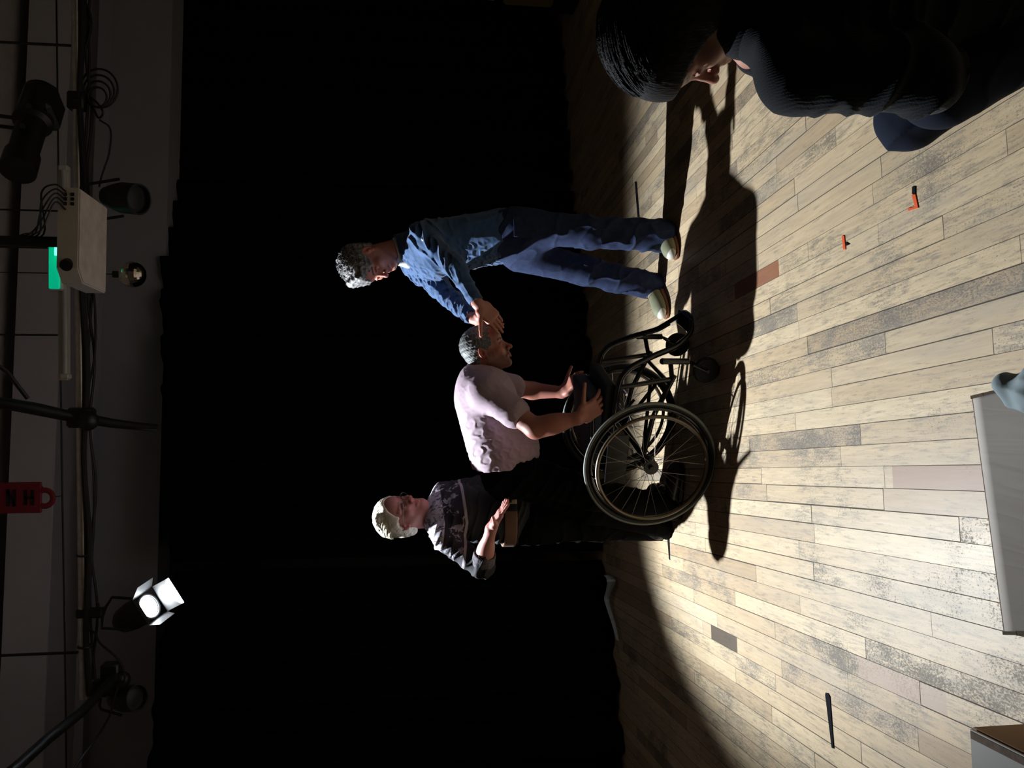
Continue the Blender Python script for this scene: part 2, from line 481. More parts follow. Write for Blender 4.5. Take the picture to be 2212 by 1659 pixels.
    pits = math_n(t, 'MULTIPLY', math_n(t, 'SUBTRACT', math_n(t, 'ADD', ck.outputs[0], math_n(t, 'MULTIPLY', wear, 0.75)), 0.675), 16, None, True)
    col = mixc(t, math_n(t, 'MULTIPLY', pits, 0.75), col, (0.10, 0.092, 0.085))
    col = mixc(t, math_n(t, 'MULTIPLY', chips, 0.7), col, (0.12, 0.112, 0.105))
    # long dark scratches across
    n3 = N(t, 'ShaderNodeTexNoise'); n3.inputs['Scale'].default_value = 14; n3.inputs['Detail'].default_value = 2; n3.inputs['Distortion'].default_value = 1.2
    mpp = N(t, 'ShaderNodeMapping'); mpp.inputs['Rotation'].default_value = (0, 0, 0.9); mpp.inputs['Scale'].default_value = (1, 5, 1)
    t.links.new(base.outputs[0], mpp.inputs[0]); t.links.new(mpp.outputs[0], n3.inputs['Vector'])
    scr = math_n(t, 'MULTIPLY', math_n(t, 'SUBTRACT', n3.outputs[0], 0.76), 22, None, True)
    col = mixc(t, math_n(t, 'MULTIPLY', scr, 0.6), col, (0.12, 0.11, 0.10))
    # greyish traffic dirt
    n4 = N(t, 'ShaderNodeTexNoise'); n4.inputs['Scale'].default_value = 1.5; n4.inputs['Detail'].default_value = 6; n4.inputs['Roughness'].default_value = .7
    mp4 = N(t, 'ShaderNodeMapping'); mp4.inputs['Scale'].default_value = (4, 1, 1); t.links.new(base.outputs[0], mp4.inputs[0]); t.links.new(mp4.outputs[0], n4.inputs['Vector'])
    col = mixc(t, math_n(t, 'MULTIPLY_ADD', n4.outputs[0], 2.6, -1.25, True), col, (0.34, 0.31, 0.275))
    # single boards of another wood
    for (u, v, ln, cc) in ((653, 2030, 0.43, (0.33, 0.225, 0.175)), (1048, 1632, 0.42, (0.25, 0.10, 0.055)), (284, 1563, 0.30, (0.055, 0.042, 0.035)), (205, 1940, 0.42, (0.40, 0.31, 0.26))):
        gx, gy = board_xy(G(u, v)); rr = math.floor(gx / BW)
        mrow = math_n(t, 'COMPARE', row, float(rr), 0.3)
        my = math_n(t, 'COMPARE', Y, gy, ln / 2)
        col = mixc(t, math_n(t, 'MULTIPLY', math_n(t, 'MULTIPLY', mrow, my), 0.9), col, cc)
    # gaps
    ex = math_n(t, 'MINIMUM', fx, math_n(t, 'SUBTRACT', 1.0, fx)); ey = math_n(t, 'MULTIPLY', math_n(t, 'MINIMUM', fy, math_n(t, 'SUBTRACT', 1.0, fy)), math_n(t, 'DIVIDE', L, BW))
    gw = math_n(t, 'MULTIPLY_ADD', math_n(t, 'POWER', r3, 3.0), 0.034, 0.010)
    gap = math_n(t, 'LESS_THAN', math_n(t, 'MINIMUM', ex, ey), gw)
    col = mixc(t, math_n(t, 'MULTIPLY', gap, 0.9), col, (0.045, 0.04, 0.038))
    col = mixc(t, 1.0, col, (1.09, 1.0, 0.885), 'MULTIPLY')
    t.links.new(col, b.inputs['Base Color'])
    rg = math_n(t, 'MULTIPLY_ADD', n4.outputs[0], 0.16, 0.38); rg = math_n(t, 'MULTIPLY_ADD', chips, 0.2, rg); rg = math_n(t, 'MULTIPLY_ADD', gap, 0.5, rg, True)
    t.links.new(rg, b.inputs['Roughness']); b.inputs['Specular IOR Level'].default_value = 0.36
    bp = N(t, 'ShaderNodeBump'); bp.inputs['Strength'].default_value = 0.35; bp.inputs['Distance'].default_value = 0.002
    hgt = math_n(t, 'SUBTRACT', math_n(t, 'MULTIPLY', g.outputs[0], 0.15), math_n(t, 'ADD', gap, math_n(t, 'MULTIPLY', chips, 0.3)))
    t.links.new(hgt, bp.inputs['Height']); t.links.new(bp.outputs[0], b.inputs['Normal'])
    return m

M = {}
M['black'] = mat('black_paint', (0.012, 0.012, 0.013), 0.45)
M['blackmat'] = mat('black_matt', (0.010, 0.010, 0.011), 0.85)
M['drape'] = mat('black_drape', (0.0035, 0.0035, 0.0045), 0.95, spec=0.05, bump=0.3, bscale=300)
M['wall'] = mat('grey_wall', (0.34, 0.335, 0.385), 0.8, var=0.06, scale=2, bump=0.1, bscale=40)
M['cornice'] = mat('pale_beam', (0.56, 0.55, 0.60), 0.7, var=0.05, scale=3)
M['ceil'] = mat('ceiling_paint', (0.50, 0.47, 0.47), 0.9)
M['side'] = mat('side_wall_paint', (0.55, 0.51, 0.48), 0.9)
M['steel'] = mat('scaffold_steel', (0.62, 0.58, 0.55), 0.35, metal=0.9, var=0.2, scale=20)
M['cable'] = mat('cable_rubber', (0.012, 0.012, 0.013), 0.5)
M['white'] = mat('white_plastic', (0.62, 0.58, 0.54), 0.45, var=0.06, scale=5)
M['card_in'] = mat('cardboard_brown', (0.33, 0.20, 0.11), 0.85, var=0.08, scale=6, bump=0.15, bscale=80)

X0, X1, Y0, Y1, ZC = -4.2, 5.2, -2.6, 8.6, 4.35
def slab(name, c, size, m):
    o = MB().box(c, size).build(name, m); o['kind'] = 'structure'; return o
slab('floor', ((X0 + X1) / 2, (Y0 + Y1) / 2, -0.05), (X1 - X0, Y1 - Y0, 0.1), floor_mat())
slab('ceiling', ((X0 + X1) / 2, (Y0 + Y1) / 2, ZC + 0.05), (X1 - X0, Y1 - Y0, 0.1), M['ceil'])
slab('wall_back', ((X0 + X1) / 2, Y1 + 0.05, ZC / 2), (X1 - X0, 0.1, ZC), M['wall'])
slab('wall_left', (X0 - 0.05, (Y0 + Y1) / 2, ZC / 2), (0.1, Y1 - Y0, ZC), M['side'])
slab('wall_right', (X1 + 0.05, (Y0 + Y1) / 2, ZC / 2), (0.1, Y1 - Y0, ZC), M['blackmat'])
slab('wall_front', ((X0 + X1) / 2, Y0 - 0.05, ZC / 2), (X1 - X0, 0.1, ZC), M['side'])

# grey bulkhead above the drapes, nearer than the back wall, and the pale beam on top of it
def quadbox(name, A, B, z0, z1, th, m):
    A = np.array([A[0], A[1], 0.]); B = np.array([B[0], B[1], 0.]); d = nrm(B - A); n = np.array([-d[1], d[0], 0])
    return MB().box((A + B) / 2 + n * th / 2 + np.array([0, 0, (z0 + z1) / 2]), (np.linalg.norm(B - A), th, z1 - z0), (d, n, np.array([0, 0, 1.]))).build(name, m)
BA, BB = (-4.0, 5.95), (5.0, 6.75)
o = quadbox('wall_bulkhead', BA, BB, 3.2, 3.98, 0.3, M['wall']); o['kind'] = 'structure'
o = quadbox('trim_1', (BA[0], BA[1] - 0.02), (BB[0], BB[1] - 0.02), 3.93, 4.23, 0.34, M['cornice']); o['kind'] = 'structure'
o = quadbox('trim_2', (BA[0], BA[1] - 0.10), (BB[0], BB[1] - 0.10), 3.64, 3.70, 0.10, M['wall']); o['kind'] = 'structure'

# ---- black drapes: each cloth hangs in deep folds
hemm = mat('pale_hem_webbing', (0.72, 0.85, 0.88), 0.7, var=0.1, scale=30)
def drape(name, pts, z1, label, amp=0.05, n=260, seed=1, lift=None):
    P = spline(pts, 40); rs = random.Random(seed)
    L = [0]
    for a, b in zip(P[:-1], P[1:]): L.append(L[-1] + np.linalg.norm(b - a))
    tot = L[-1]; ph = [rs.uniform(0, 6) for _ in range(4)]
    V = []; nz = 15
    for i in range(n):
        s = tot * i / (n - 1); k = max(j for j in range(len(L)) if L[j] <= s + 1e-9); k = min(k, len(P) - 2)
        q = P[k] + (P[k + 1] - P[k]) * ((s - L[k]) / max(1e-6, L[k + 1] - L[k])); d = nrm(P[k + 1] - P[k]); nn = np.array([-d[1], d[0], 0])
        for j in range(nz):
            zt_ = z1 if not isinstance(z1, tuple) else z1[0] + (z1[1] - z1[0]) * s / tot; z = zt_ * j / (nz - 1)
            w = amp * (math.sin(s * 21 + ph[0] + 1.4 * math.sin(s * 3 + ph[1])) + 0.4 * math.sin(s * 47 + ph[2] + z * .3)) * (1.15 - 0.3 * z / zt_)
            zz = z if j else 0.012 + 0.008 * math.sin(s * 9 + ph[3])
            V.append(np.array([q[0], q[1], 0]) + nn * w + np.array([0, 0, zz]))
    F = [(i * nz + j, (i + 1) * nz + j, (i + 1) * nz + j + 1, i * nz + j + 1) for i in range(n - 1) for j in range(nz - 1)]
    o = mk(name, V, F, M['drape'])
    md = o.modifiers.new('thick', 'SOLIDIFY'); md.thickness = 0.006
    tag(o, label, 'curtain', 'black stage drapes')
    return o, V, nz
gl = [G(-60, 1352), G(210, 1334), G(455, 1306)]
gl = [np.array([-3.9, 5.0, 0])] + gl
d1, V1, nz1 = drape('stage_drape', gl, 2.95, 'black drape hanging left of the wheelchair group with a pale strip at its foot', seed=3)
gr = [G(470, 1304), G(760, 1288), G(1010, 1266), G(1240, 1240)]
drape('stage_drape', gr, (2.96, 3.32), 'wide black drape hanging behind the man in the navy jacket', seed=5)
gq = [G(1262, 1236), G(1420, 1226), G(1645, 1210)]
drape('stage_drape', gq, (3.38, 3.5), 'black drape at the far right behind the seated foreground person', seed=9)
# pale webbing at the foot of the left drape
s0, s1 = G(289, 1322), G(431, 1303)
pt = [G(426, 1311, 0.02), G(415, 1319, 0.02), G(395, 1311, 0.02), G(375, 1306, 0.02), G(345, 1313, 0.02), G(320, 1320, 0.02), G(290, 1326, 0.02)]
P = spline(pt, 6); V = []; wd_ = [0.050, 0.055, 0.034, 0.03, 0.025, 0.02, 0.012]
for i, p in enumerate(P):
    w = np.interp(i / (len(P) - 1), np.linspace(0, 1, 7), wd_); k = 0.012 * math.sin(i * .6)
    p = p + np.array([0, -0.13, 0])
    V += [p + np.array([0, -0.02, 0.004]), p + np.array([0, 0.0, 0.004 + w])]
o = mk('hem', V, [(2 * i, 2 * i + 2, 2 * i + 3, 2 * i + 1) for i in range(len(P) - 1)], hemm, d1)
o.modifiers.new('thick', 'SOLIDIFY').thickness = 0.005; o['label'] = 'pale blue hem strip'
# dark wall space seen right past the last drape
g0 = W(1652, 1020, 6.6)
poster_w = MB().box(g0 + np.array([0.35, 0, 0]), (0.62, 0.03, 0.36)).build('notice_board', mat('pale_board', (0.55, 0.6, 0.6), .7), loc=g0)
tag(poster_w, 'pale board on the wall just past the end of the right black drape', 'board')
g1 = W(1652, 1140, 6.6)
b2 = MB().box(g1 + np.array([0.3, 0, -0.02]), (0.55, 0.25, 0.42), bev=0.02).build('storage_crate', mat('olive_crate', (0.35, 0.27, 0.06), .7), loc=g1 - np.array([0, 0, 0.2]))
tag(b2, 'olive yellow crate stored past the end of the right black drape', 'crate')
g2 = g1 + np.array([0.3, 0, -0.23])
o = MB().box((g2[0], g2[1], g2[2] / 2), (0.6, 0.3, g2[2])).build('cabinet', M['blackmat'], loc=(g2[0], g2[1], 0)); tag(o, 'black cabinet under the olive crate at the right edge', 'cabinet')

# ================================================================== overhead rigging
PY = 4.78
pa = W(150, 183, PY); pb = W(1720, 164, PY + 0.0); pm = W(0, 176, PY)
pipe = MB().cyl(W(150, 181.5, PY), W(1760, 163, PY), 0.024, n=20).build('lighting_bar', M['steel'], smooth=True)
tag(pipe, 'silver scaffold lighting bar running across under the ceiling', 'pipe')
def hang(a, z1=ZC): return np.array([a[0], a[1], z1])
for i, u in enumerate((250, 1560)):
    p = W(u, 180 - 0.012 * u, PY); t = MB().cyl(p + np.array([0, 0, 0.02]), hang(p), 0.008, n=8).build('bar_hanger', M['black'], loc=p)
    tag(t, 'thin black rod holding the silver bar at its ' + ('left end' if i == 0 else 'right end'), 'rod')
pb2 = MB().cyl(W(1255, 205, PY - .15) * 0 + W(1700, 166, PY - 0.0) + np.array([0, 0, -0.055]), W(1215, 171, PY) + np.array([0, 0, -0.055]), 0.020, n=12)
# cable loom strapped under the bar
def zb(u, off=0.0, dy=0.0): return W(u, 183 - 0.0115 * u + off, PY) + np.array([0, dy, 0])
loom = MB()
pts = [zb(u, 14 + 5 * math.sin(u / 61.0), -0.02) for u in range(160, 1700, 30)]
loom.tube(spline(pts, 3), 0.016, 8)
for dz, k in ((20, 75), (24, 43)):
    loom.tube(spline([zb(u, dz + 6 * math.sin(u / k), 0.01) for u in range(190, 1690, 40)], 3), 0.007, 6)
o = loom.build('cable_loom', M['cable'], smooth=True); tag(o, 'bundle of black cables strapped below the silver bar', 'cable')
for u in (263, 460, 756, 1120, 1440): MB().ring(zb(u, 4), np.array([1., 0, 0]), 0.036, 0.006, 20, 6).build('cable_strap', M['black'], pipe, smooth=True)
# loose drooping cables
def cable(pts, r, label, n=7):
    o = MB().tube(spline(pts, n), r, 7).build('hanging_cable', M['cable'], smooth=True); return tag(o, label, 'cable')
cable([zb(1052, 8), W(1035, 200, PY), W(960, 206, PY), W(880, 203, PY), W(810, 186, PY), zb(790, 0)], 0.006, 'thin black cable sagging below the bar left of the projector')
cable([W(1659 + 40, 160, PY), W(1620, 196, PY), W(1545, 182, PY), zb(1520, 2)], 0.008, 'black cable looping under the right end of the bar')
cable([zb(300, 4), W(292, 204, PY), W(270, 216, PY), W(240, 250, PY), W(215, 266, PY), W(182, 262, PY), zb(168, 6)], 0.006, 'thin black cable drooping left of the glowing stage lamp')
cable([W(1400, 215, PY), W(1380, 238, PY), W(1330, 236, PY), W(1280, 220, PY), W(1255, 214, PY)], 0.005, 'thin black cable running to the dark theatre lamp')
cable([W(1900, 118, 6.6), W(1640, 122, 5.75), W(840, 131, 5.7), W(620, 134, 5.7), W(200, 141, 5.7), W(0, 143, 5.7), W(-260, 146, 6.2)], 0.006, 'taut black line along the bulkhead, the red sign hanging from it')
cable([W(1450, 165, PY), W(1445, 200, PY), W(1418, 222, PY - .05), W(1405, 212, PY), W(1440, 196, PY)], 0.006, 'first dark loop of the coiled cable at the right of the bar')
coil = MB()
for k in range(4):
    c = W(1450, 192, PY); R = 0.055 + 0.018 * k
    coil.tube([c + np.array([0.02 * k + R * math.cos(a), 0.01 * k, -0.045 + 0.9 * R * math.sin(a)]) for a in np.linspace(0, 2 * PI, 30)[:-1]], 0.006, 6, closed=True)
coil.box(zb(1440, 0), (0.10, 0.07, 0.09), bev=0.01)
tag(coil.build('cable_coil', M['cable'], smooth=True), 'coil of black cable hooked on the right part of the silver bar', 'cable')
# crossing black boom
bm_ = thing('boom_arm', 'thick black boom crossing the silver bar above the bent man', 'boom', zb(756))
b_ = MB().tube([W(795, -60, 4.5), W(786, 20, 4.55), W(775, 80, 4.62), W(758, 160, 4.7)], [0.03, 0.032, 0.034, 0.03], 12); b_.build('upper_arm', M['black'], bm_, True)
MB().tube([W(758, 170, 4.7), W(745, 240, 4.75), W(738, 300, 4.8), W(735, 340, 4.82)], [0.03, 0.026, 0.022, 0.02], 12).build('lower_arm', M['black'], bm_, True)
MB().box(W(757, 176, 4.72), (0.11, 0.10, 0.13), bev=0.015).ball(W(750, 190, 4.68), 0.055).build('clamp', M['black'], bm_, True)
cable([W(880, -30, 4.45), W(860, 10, 4.5), W(830, 35, 4.52), W(798, 60, 4.55)], 0.012, 'thick black cable joining the boom from the upper right')
# left diagonal pipe
dg = thing('rigging_pole', 'black pole slanting down to the left end of the silver bar', 'pole', W(201, 255, 4.9))
MB().tube([W(203, 255, 4.9), W(120, 175, 4.5), W(60, 100, 4.1), W(0, 34, 3.7), W(-60, -40, 3.4)], 0.026, 12).build('tube', M['black'], dg, True)
MB().box(W(201, 240, 4.9), (0.14, 0.08, 0.10), bev=.01).ball(W(190, 262, 4.88), .05).box(W(175, 225, 4.9), (.09, .05, .12), bev=.01).build('clamp', M['black'], dg, True)
cable([W(201, 262, 4.9), W(160, 250, 4.8), W(110, 235, 4.6), W(60, 205, 4.4), W(20, 175, 4.2), W(-20, 150, 4.1)], 0.006, 'thin black cable trailing below the slanting pole at the left')

# fluorescent batten and green indicator
ft = thing('fluorescent_batten', 'unlit fluorescent batten fixed behind the silver bar', 'light', W(1070, 120, 5.35))
a, b = W(846, 141, 5.35), W(1296, 138, 5.35)
MB().cyl(a, b, 0.017, n=14).build('tube', mat('fluoro_glass', (0.5, .47, .47), .3), ft, True)
MB().box((a + b) / 2 + np.array([0, 0.045, 0.02]), (np.linalg.norm(a - b) + .05, 0.045, 0.06), bev=.006).build('housing', M['white'], ft)
for p in (a, b): MB().box(p + np.array([0, 0.01, 0]), (0.03, 0.06, 0.05), bev=.005).build('end_cap', M['white'], ft)
for p in (a + (b - a) * .2, a + (b - a) * .8): MB().cyl(p + np.array([0, .045, .03]), hang(p + np.array([0, .045, 0])), .006, n=8).build('hanger', M['black'], ft)
gx = thing('emergency_light', 'green glowing emergency light above the white projector', 'light', W(1095, 118, 5.0))
c = W(1088, 117, 5.0)
MB().box(c + np.array([0, .03, 0]), (0.30, 0.05, 0.085), bev=.01).build('housing', M['white'], gx)
glm = emis('green_diffuser', (0.0, 0.62, 0.33), 0.55)
MB().box(c + np.array([0.0, 0, -0.002]), (0.285, 0.02, 0.06), bev=.006).build('diffuser', glm, gx)
MB().box(c + np.array([.085, -.012, -.015]), (0.07, 0.006, 0.018), bev=.002).build('indicator', emis('green_led', (0.15, 1.0, 0.6), 2.2), gx)
MB().cyl(c + np.array([.1, .03, .04]), hang(c + np.array([.1, .03, 0])), .006, n=8).build('hanger', M['black'], gx)
gp = bpy.data.lights.new('green_spill', 'POINT'); gp.energy = 0.12; gp.color = (0.05, 1, 0.6); gp.shadow_soft_size = .03
gpo = bpy.data.objects.new('green_spill', gp); COL.objects.link(gpo); gpo.location = Vector(c + np.array([.05, -0.05, -0.07])); gpo.parent = gx
gpo.matrix_parent_inverse = Matrix.Translation(-gx.location)

# projector
PJ = W(1135, 178, 3.95)
pj = thing('projector', 'white ceiling projector hanging from a black pole', 'projector', PJ)
ax = (nrm((1, 0.05, 0)), nrm((-0.05, 1, 0.0)), np.array([0, 0, 1.]))
pw, pdp, ph = 0.415, 0.33, 0.085
def pl(x, y, z): return PJ + ax[0] * x + ax[1] * y + ax[2] * z
outl = [(-pw / 2, -pdp * .32), (-pw * .36, -pdp / 2), (pw * .36, -pdp / 2), (pw / 2, -pdp / 2), (pw / 2, pdp / 2), (-pw / 2, pdp / 2)]
MB().prism([pl(x, y, -ph / 2) for x, y in outl], ax[2] * ph).build('body', M['white'], pj)
MB().prism([pl(x * .97, y * .97, -ph / 2 - .006) for x, y in outl], ax[2] * .006).build('base_plate', mat('worn_white', (0.66, 0.60, 0.56), .5, var=.18, scale=14), pj)
q = MB()
for i in range(6): q.box(pl(pw / 2 - .03 - .021 * (i // 2), -pdp / 2 - .001, .012 - .03 * (i % 2)), (.014, .006, .014), ax)
q.build('socket', M['black'], pj)
MB().cyl(pl(-pw * .30, -pdp / 2 + .02, 0), pl(-pw * .34, -pdp / 2 - .012, 0), .026, n=20).build('lens', M['black'], pj, True)
MB().box(pl(0, 0, ph / 2 + .012), (.26, .2, .024), ax).build('bracket', M['black'], pj)
q = MB().cyl(pl(0, 0, ph / 2), hang(pl(0, 0, 0)), .024, n=16); q.build('pole', M['black'], pj, True)
q = MB()
for k in range(5):
    a = pl(.19 - .02 * k, -pdp / 2, .01)
    q.tube(spline([a, a + np.array([.02, -.04, .03]), a + np.array([-.02 - .02 * k, -.03, .09]), pl(.03, -.02, .16 + .02 * k), pl(.01, 0, .3)], 6), .004, 6)
q.build('cable', M['cable'], pj, True)

# mirror ball
MBc = W(1066, 286, 5.1)
mb = thing('mirror_ball', 'small mirror ball hanging below the projector', 'mirror ball', MBc)
m_, t_, b_ = nt('mirror_facets'); b_.inputs['Metallic'].default_value = 1; b_.inputs['Roughness'].default_value = 0.12; b_.inputs['Base Color'].default_value = (.75, .7, .6, 1)
MB().ball(MBc, .078, 26, 16).build('ball', m_, mb)
MB().cyl(MBc + np.array([0, 0, .07]), MBc + np.array([0, 0, .11]), .02, n=12).build('motor', M['black'], mb)
MB().cyl(MBc + np.array([0, 0, .1]), hang(MBc), .003, n=6).build('wire', M['black'], mb)

# theatre lamps ------------------------------------------------------------
def frame_from(axis, hint=(0, 0, 1)):
    z = nrm(axis); x = nrm(np.cross(np.array(hint, float), z)); y = np.cross(z, x); return x, y, z
def yoke(root, c, x, top, w, m, r=0.009):
    up = top - c; a = c + x * w; b = c - x * w
    MB().tube([b, b + up * .82, b * .75 + a * .25 + up - x * 0, a * .75 + b * .25 + up, a + up * .82, a], r, 8).build('yoke', m, root, True)
# the burning lamp
sl = thing('stage_lamp', 'glowing stage lamp with open barn doors hanging from the bar', 'stage lamp', LAMP)
X_, Y_, Z_ = frame_from(LAXIS)      # X_ sideways, Y_ towards the top of the lamp, Z_ out of the lens
MB().lathe(LAMP - Z_ * .005, -Z_, [(0, .074), (.02, .080), (.12, .082), (.20, .07), (.24, .045)], 28).build('housing', M['black'], sl, True)
MB().ring(LAMP, Z_, .070, .008, 40, 8).build('lens_rim', M['black'], sl, True)
MB().lathe(LAMP - Z_ * .004, Z_, [(0, .060), (.003, .055), (.006, .03), (.007, .0)], 28).build('lens', emis('lit_lens', (0.93, 0.97, 1.0), 40), sl, True)
door = mat('barn_door_paint', (0.10, 0.105, 0.11), 0.5)
def flap(name, e0, e1, out, ln, taper):
    """thin metal flap hinged on the edge e0-e1, leaning outwards"""
    d = e1 - e0; n_ = nrm(np.cross(d, out)) * 0.0015
    P = [e0, e1, e1 + out * ln - d * taper, e0 + out * ln + d * taper]
    MB().prism([p - n_ / 2 for p in P], n_).build(name, door, sl)
h = .082
Xd = nrm(np.array([0, 1., 0]) - Z_ * Z_[1]); Yd = np.cross(Z_, Xd)      # the door frame is turned so that one leaf cuts the beam short of the drapes
c4 = [LAMP + Z_ * .008 + Xd * a * h + Yd * b * h for a, b in ((-1, -1), (1, -1), (1, 1), (-1, 1))]
MB().tube(c4, .004, 6, closed=True).build('door_frame', M['black'], sl)
flap('barn_door', c4[1], c4[2], nrm(Z_ - Xd * .16), .16, 0.0)     # rear leaf, seen below the lens
flap('barn_door', c4[3], c4[2], nrm(Z_ + Yd * .75), .075, .10)
flap('barn_door', c4[0], c4[1], nrm(Z_ - Yd * .55), .06, .10)
flap('barn_door', c4[0], c4[3], nrm(Z_ * .9 - Xd * .45), .055, .12)
yt = zb(335, 4); yc = LAMP - Z_ * .11
up_ = yt + np.array([0, 0, -.10]) - yc
MB().tube([yc - X_ * .1, yc - X_ * .1 + up_ * .9, yc - X_ * .03 + up_, yc + X_ * .03 + up_, yc + X_ * .1 + up_ * .9, yc + X_ * .1], .008, 8).build('yoke', M['black'], sl, True)
MB().box(yt + np.array([0, 0, -.03]), (.05, .06, .14), bev=.008).cyl(yt + np.array([-.03, 0, -.07]), yt + np.array([.05, 0, -.07]), .008).build('clamp', M['black'], sl)
MB().ball(yc + X_ * .11 + np.array([0, -.01, 0]), .014).cyl(yc + X_ * .1, yc + X_ * .13, .008).build('knob', mat('bright_knob', (.6, .62, .62), .3, metal=.6), sl, True)
# dark theatre lamp right of the projector
def par(name, label, c, axis, topu, L=.24, r=.095, w=.11):
    root = thing(name, label, 'stage lamp', c); x, y, z = frame_from(axis)
    MB().lathe(c - z * L * .5, z, [(0, .03), (.02, r * .6), (L * .35, r * .86), (L * .55, r), (L, r), (L, r * .9), (L - .03, r * .88)], 28).build('housing', M['black'], root, True)
    MB().lathe(c + z * (L * .5 - .035), z, [(0, r * .86), (.006, r * .6), (.01, .001)], 24).build('lens', mat('dark_lens', (.02, .02, .022), .5), root, True)
    tp = topu - c; a = c + x * w; b = c - x * w
    MB().tube([b, b + tp * .85, b * .9 + a * .1 + tp * .93, a * .9 + b * .1 + tp * .93, a + tp * .85, a], .008, 8).build('yoke', M['black'], root, True)
    MB().box(topu + np.array([0, 0, -.0]), (.05, .06, .10), bev=.008).build('clamp', M['black'], root)
    return root
par('stage_lamp', 'unlit black stage lamp in a square yoke right of the projector', W(1232, 262, 4.72), (-0.15, -.45, -.85), zb(1218, 6), L=.26, r=.085, w=.10)
par('stage_lamp', 'unlit black stage lamp at the left end of the silver bar', W(150, 268, 4.95), (.2, -.5, -.8), W(165, 215, 4.95), L=.22, r=.075, w=.09)
# profile spot top right
ps = thing('profile_spot', 'large unlit black profile spotlight at the upper right', 'spotlight', W(1360, 75, 4.35))
a, b = W(1462, 92, 4.5), W(1290, 38, 4.15); d = nrm(b - a); Lh = np.linalg.norm(b - a)
MB().lathe(a, d, [(0, .05), (.02, .085), (Lh * .42, .092), (Lh * .45, .07), (Lh * .8, .068), (Lh * .82, .08), (Lh, .082)], 24).build('barrel', M['black'], ps, True)
MB().box(a + d * Lh * .22 + np.array([0, 0, -.02]), (.19, .17, .16), (d, nrm(np.cross((0, 0, 1), d)), nrm(np.cross(d, np.cross((0, 0, 1), d)))), .02).build('lamp_house', M['black'], ps)
for k in (.3, .55): MB().cyl(a + d * Lh * k + np.array([0, -.08, 0]), a + d * Lh * k + np.array([0, -.12, -.02]), .014).build('knob', M['black'], ps)
mid = a + d * Lh * .45
MB().tube([mid + np.array([0, -.1, 0]), mid + np.array([.02, -.1, .2]), mid + np.array([.02, .1, .2]), mid + np.array([0, .1, 0])], .01, 8).build('yoke', M['black'], ps, True)
MB().cyl(mid + np.array([.02, 0, .2]), hang(mid + np.array([.02, 0, 0])), .02, n=12).build('hanging_rod', M['black'], ps)
# red sign hanging from the line
rs_ = W(584, 60, 5.6)
rd = thing('hanging_sign', 'red plastic letter sign hanging on a thread above the bent man', 'sign', rs_)
rm = mat('red_plastic', (.26, .012, .03), .6); rk = mat('sign_black', (.01, .008, .008), .6)
fx_ = 1 / (FPX / (5.6 * CP + .0) )
def rp(u, v, dy=0.): return W(u, v, 5.6 + dy)
MB().box(rp(584, 42), (.20, .02, .27), bev=.006).build('plate', rm, rd)
MB().ring(rp(583, 96), np.array([0, 1., 0]), .052, .018, 32, 10, .6).build('ring', rm, rd, True)
q = MB()      # upper character (a slanted N lying down) and lower character (an I with bars)
yy = -.014
for (u0, v0, u1, v1) in ((567, 31, 600, 31), (567, 17, 600, 17), (567, 31, 600, 17), (570, 70, 599, 70), (570, 55, 599, 55), (584, 70, 584, 55)):
    A_, B_ = rp(u0, v0, yy), rp(u1, v1, yy); dd = nrm(B_ - A_)
    q.box((A_ + B_) / 2, (np.linalg.norm(B_ - A_) + .012, .006, .017), (dd, np.array([0, 1., 0]), nrm(np.cross(dd, (0, 1, 0)))))
q.build('lettering', rk, rd)
for w_ in ([rp(563, 90), rp(560, 75), rp(557, 56)], [rp(606, 92), rp(610, 75), rp(603, 57)]): MB().tube(w_, .008, 6).build('side_ribbon', rm, rd, True)
MB().tube([rp(584, 12), rp(585, -10), hang(rp(585, 0))], .003, 6).build('thread', M['black'], rd)
MB().tube([rp(583, 108), rp(586, 120), rp(588, 133)], .003, 6).build('cord', M['black'], rd)

# ================================================================== marks on the floor
def tape(name, poly, m, label, z=0.0025):
    P = [G(u, v) for u, v in poly]; c = sum(P) / len(P)
    o = MB().prism([p + np.array([0, 0, 0.0005]) for p in P], np.array([0, 0, z])).build(name, m, loc=(c[0], c[1], 0)); return tag(o, label, 'tape')
tb = mat('black_gaffer', (0.008, 0.008, 0.012), .9, spec=.1)
to = mat('orange_tape', (0.80, 0.10, 0.015), .5)
tape('floor_tape', [(42, 1803), (44, 1798), (158, 1784), (163, 1785), (162, 1790), (155, 1794), (48, 1802)], tb, 'long strip of black tape on the boards at the left')
tape('floor_tape', [(1190, 1378), (1190, 1382), (1266, 1376), (1266, 1372)], tb, 'thin strip of black tape on the boards behind the man in the navy jacket')
tape('floor_tape', [(449, 1448), (452, 1446), (512, 1441), (512, 1446)], tb, 'short strip of black tape on the boards behind the bent man')
tape('floor_tape', [(1239, 1971), (1239, 1979), (1210, 1985), (1204, 1964), (1209, 1962), (1212, 1977), (1215, 1978)], to, 'orange tape corner mark nearest the seated foreground person')
tape('floor_tape', [(1256, 1972), (1256, 1979), (1240, 1979), (1240, 1972)], tb, 'tiny black tape piece joined to the orange corner mark')
tape('floor_tape', [(1150, 1820), (1150, 1825), (1120, 1828), (1120, 1823)], to, 'small orange tape strip on the boards in front of the shadow')
tape('floor_tape', [(1136, 1828), (1131, 1836), (1128, 1829)], tb, 'tiny black tape triangle beside the small orange strip', 0.004)
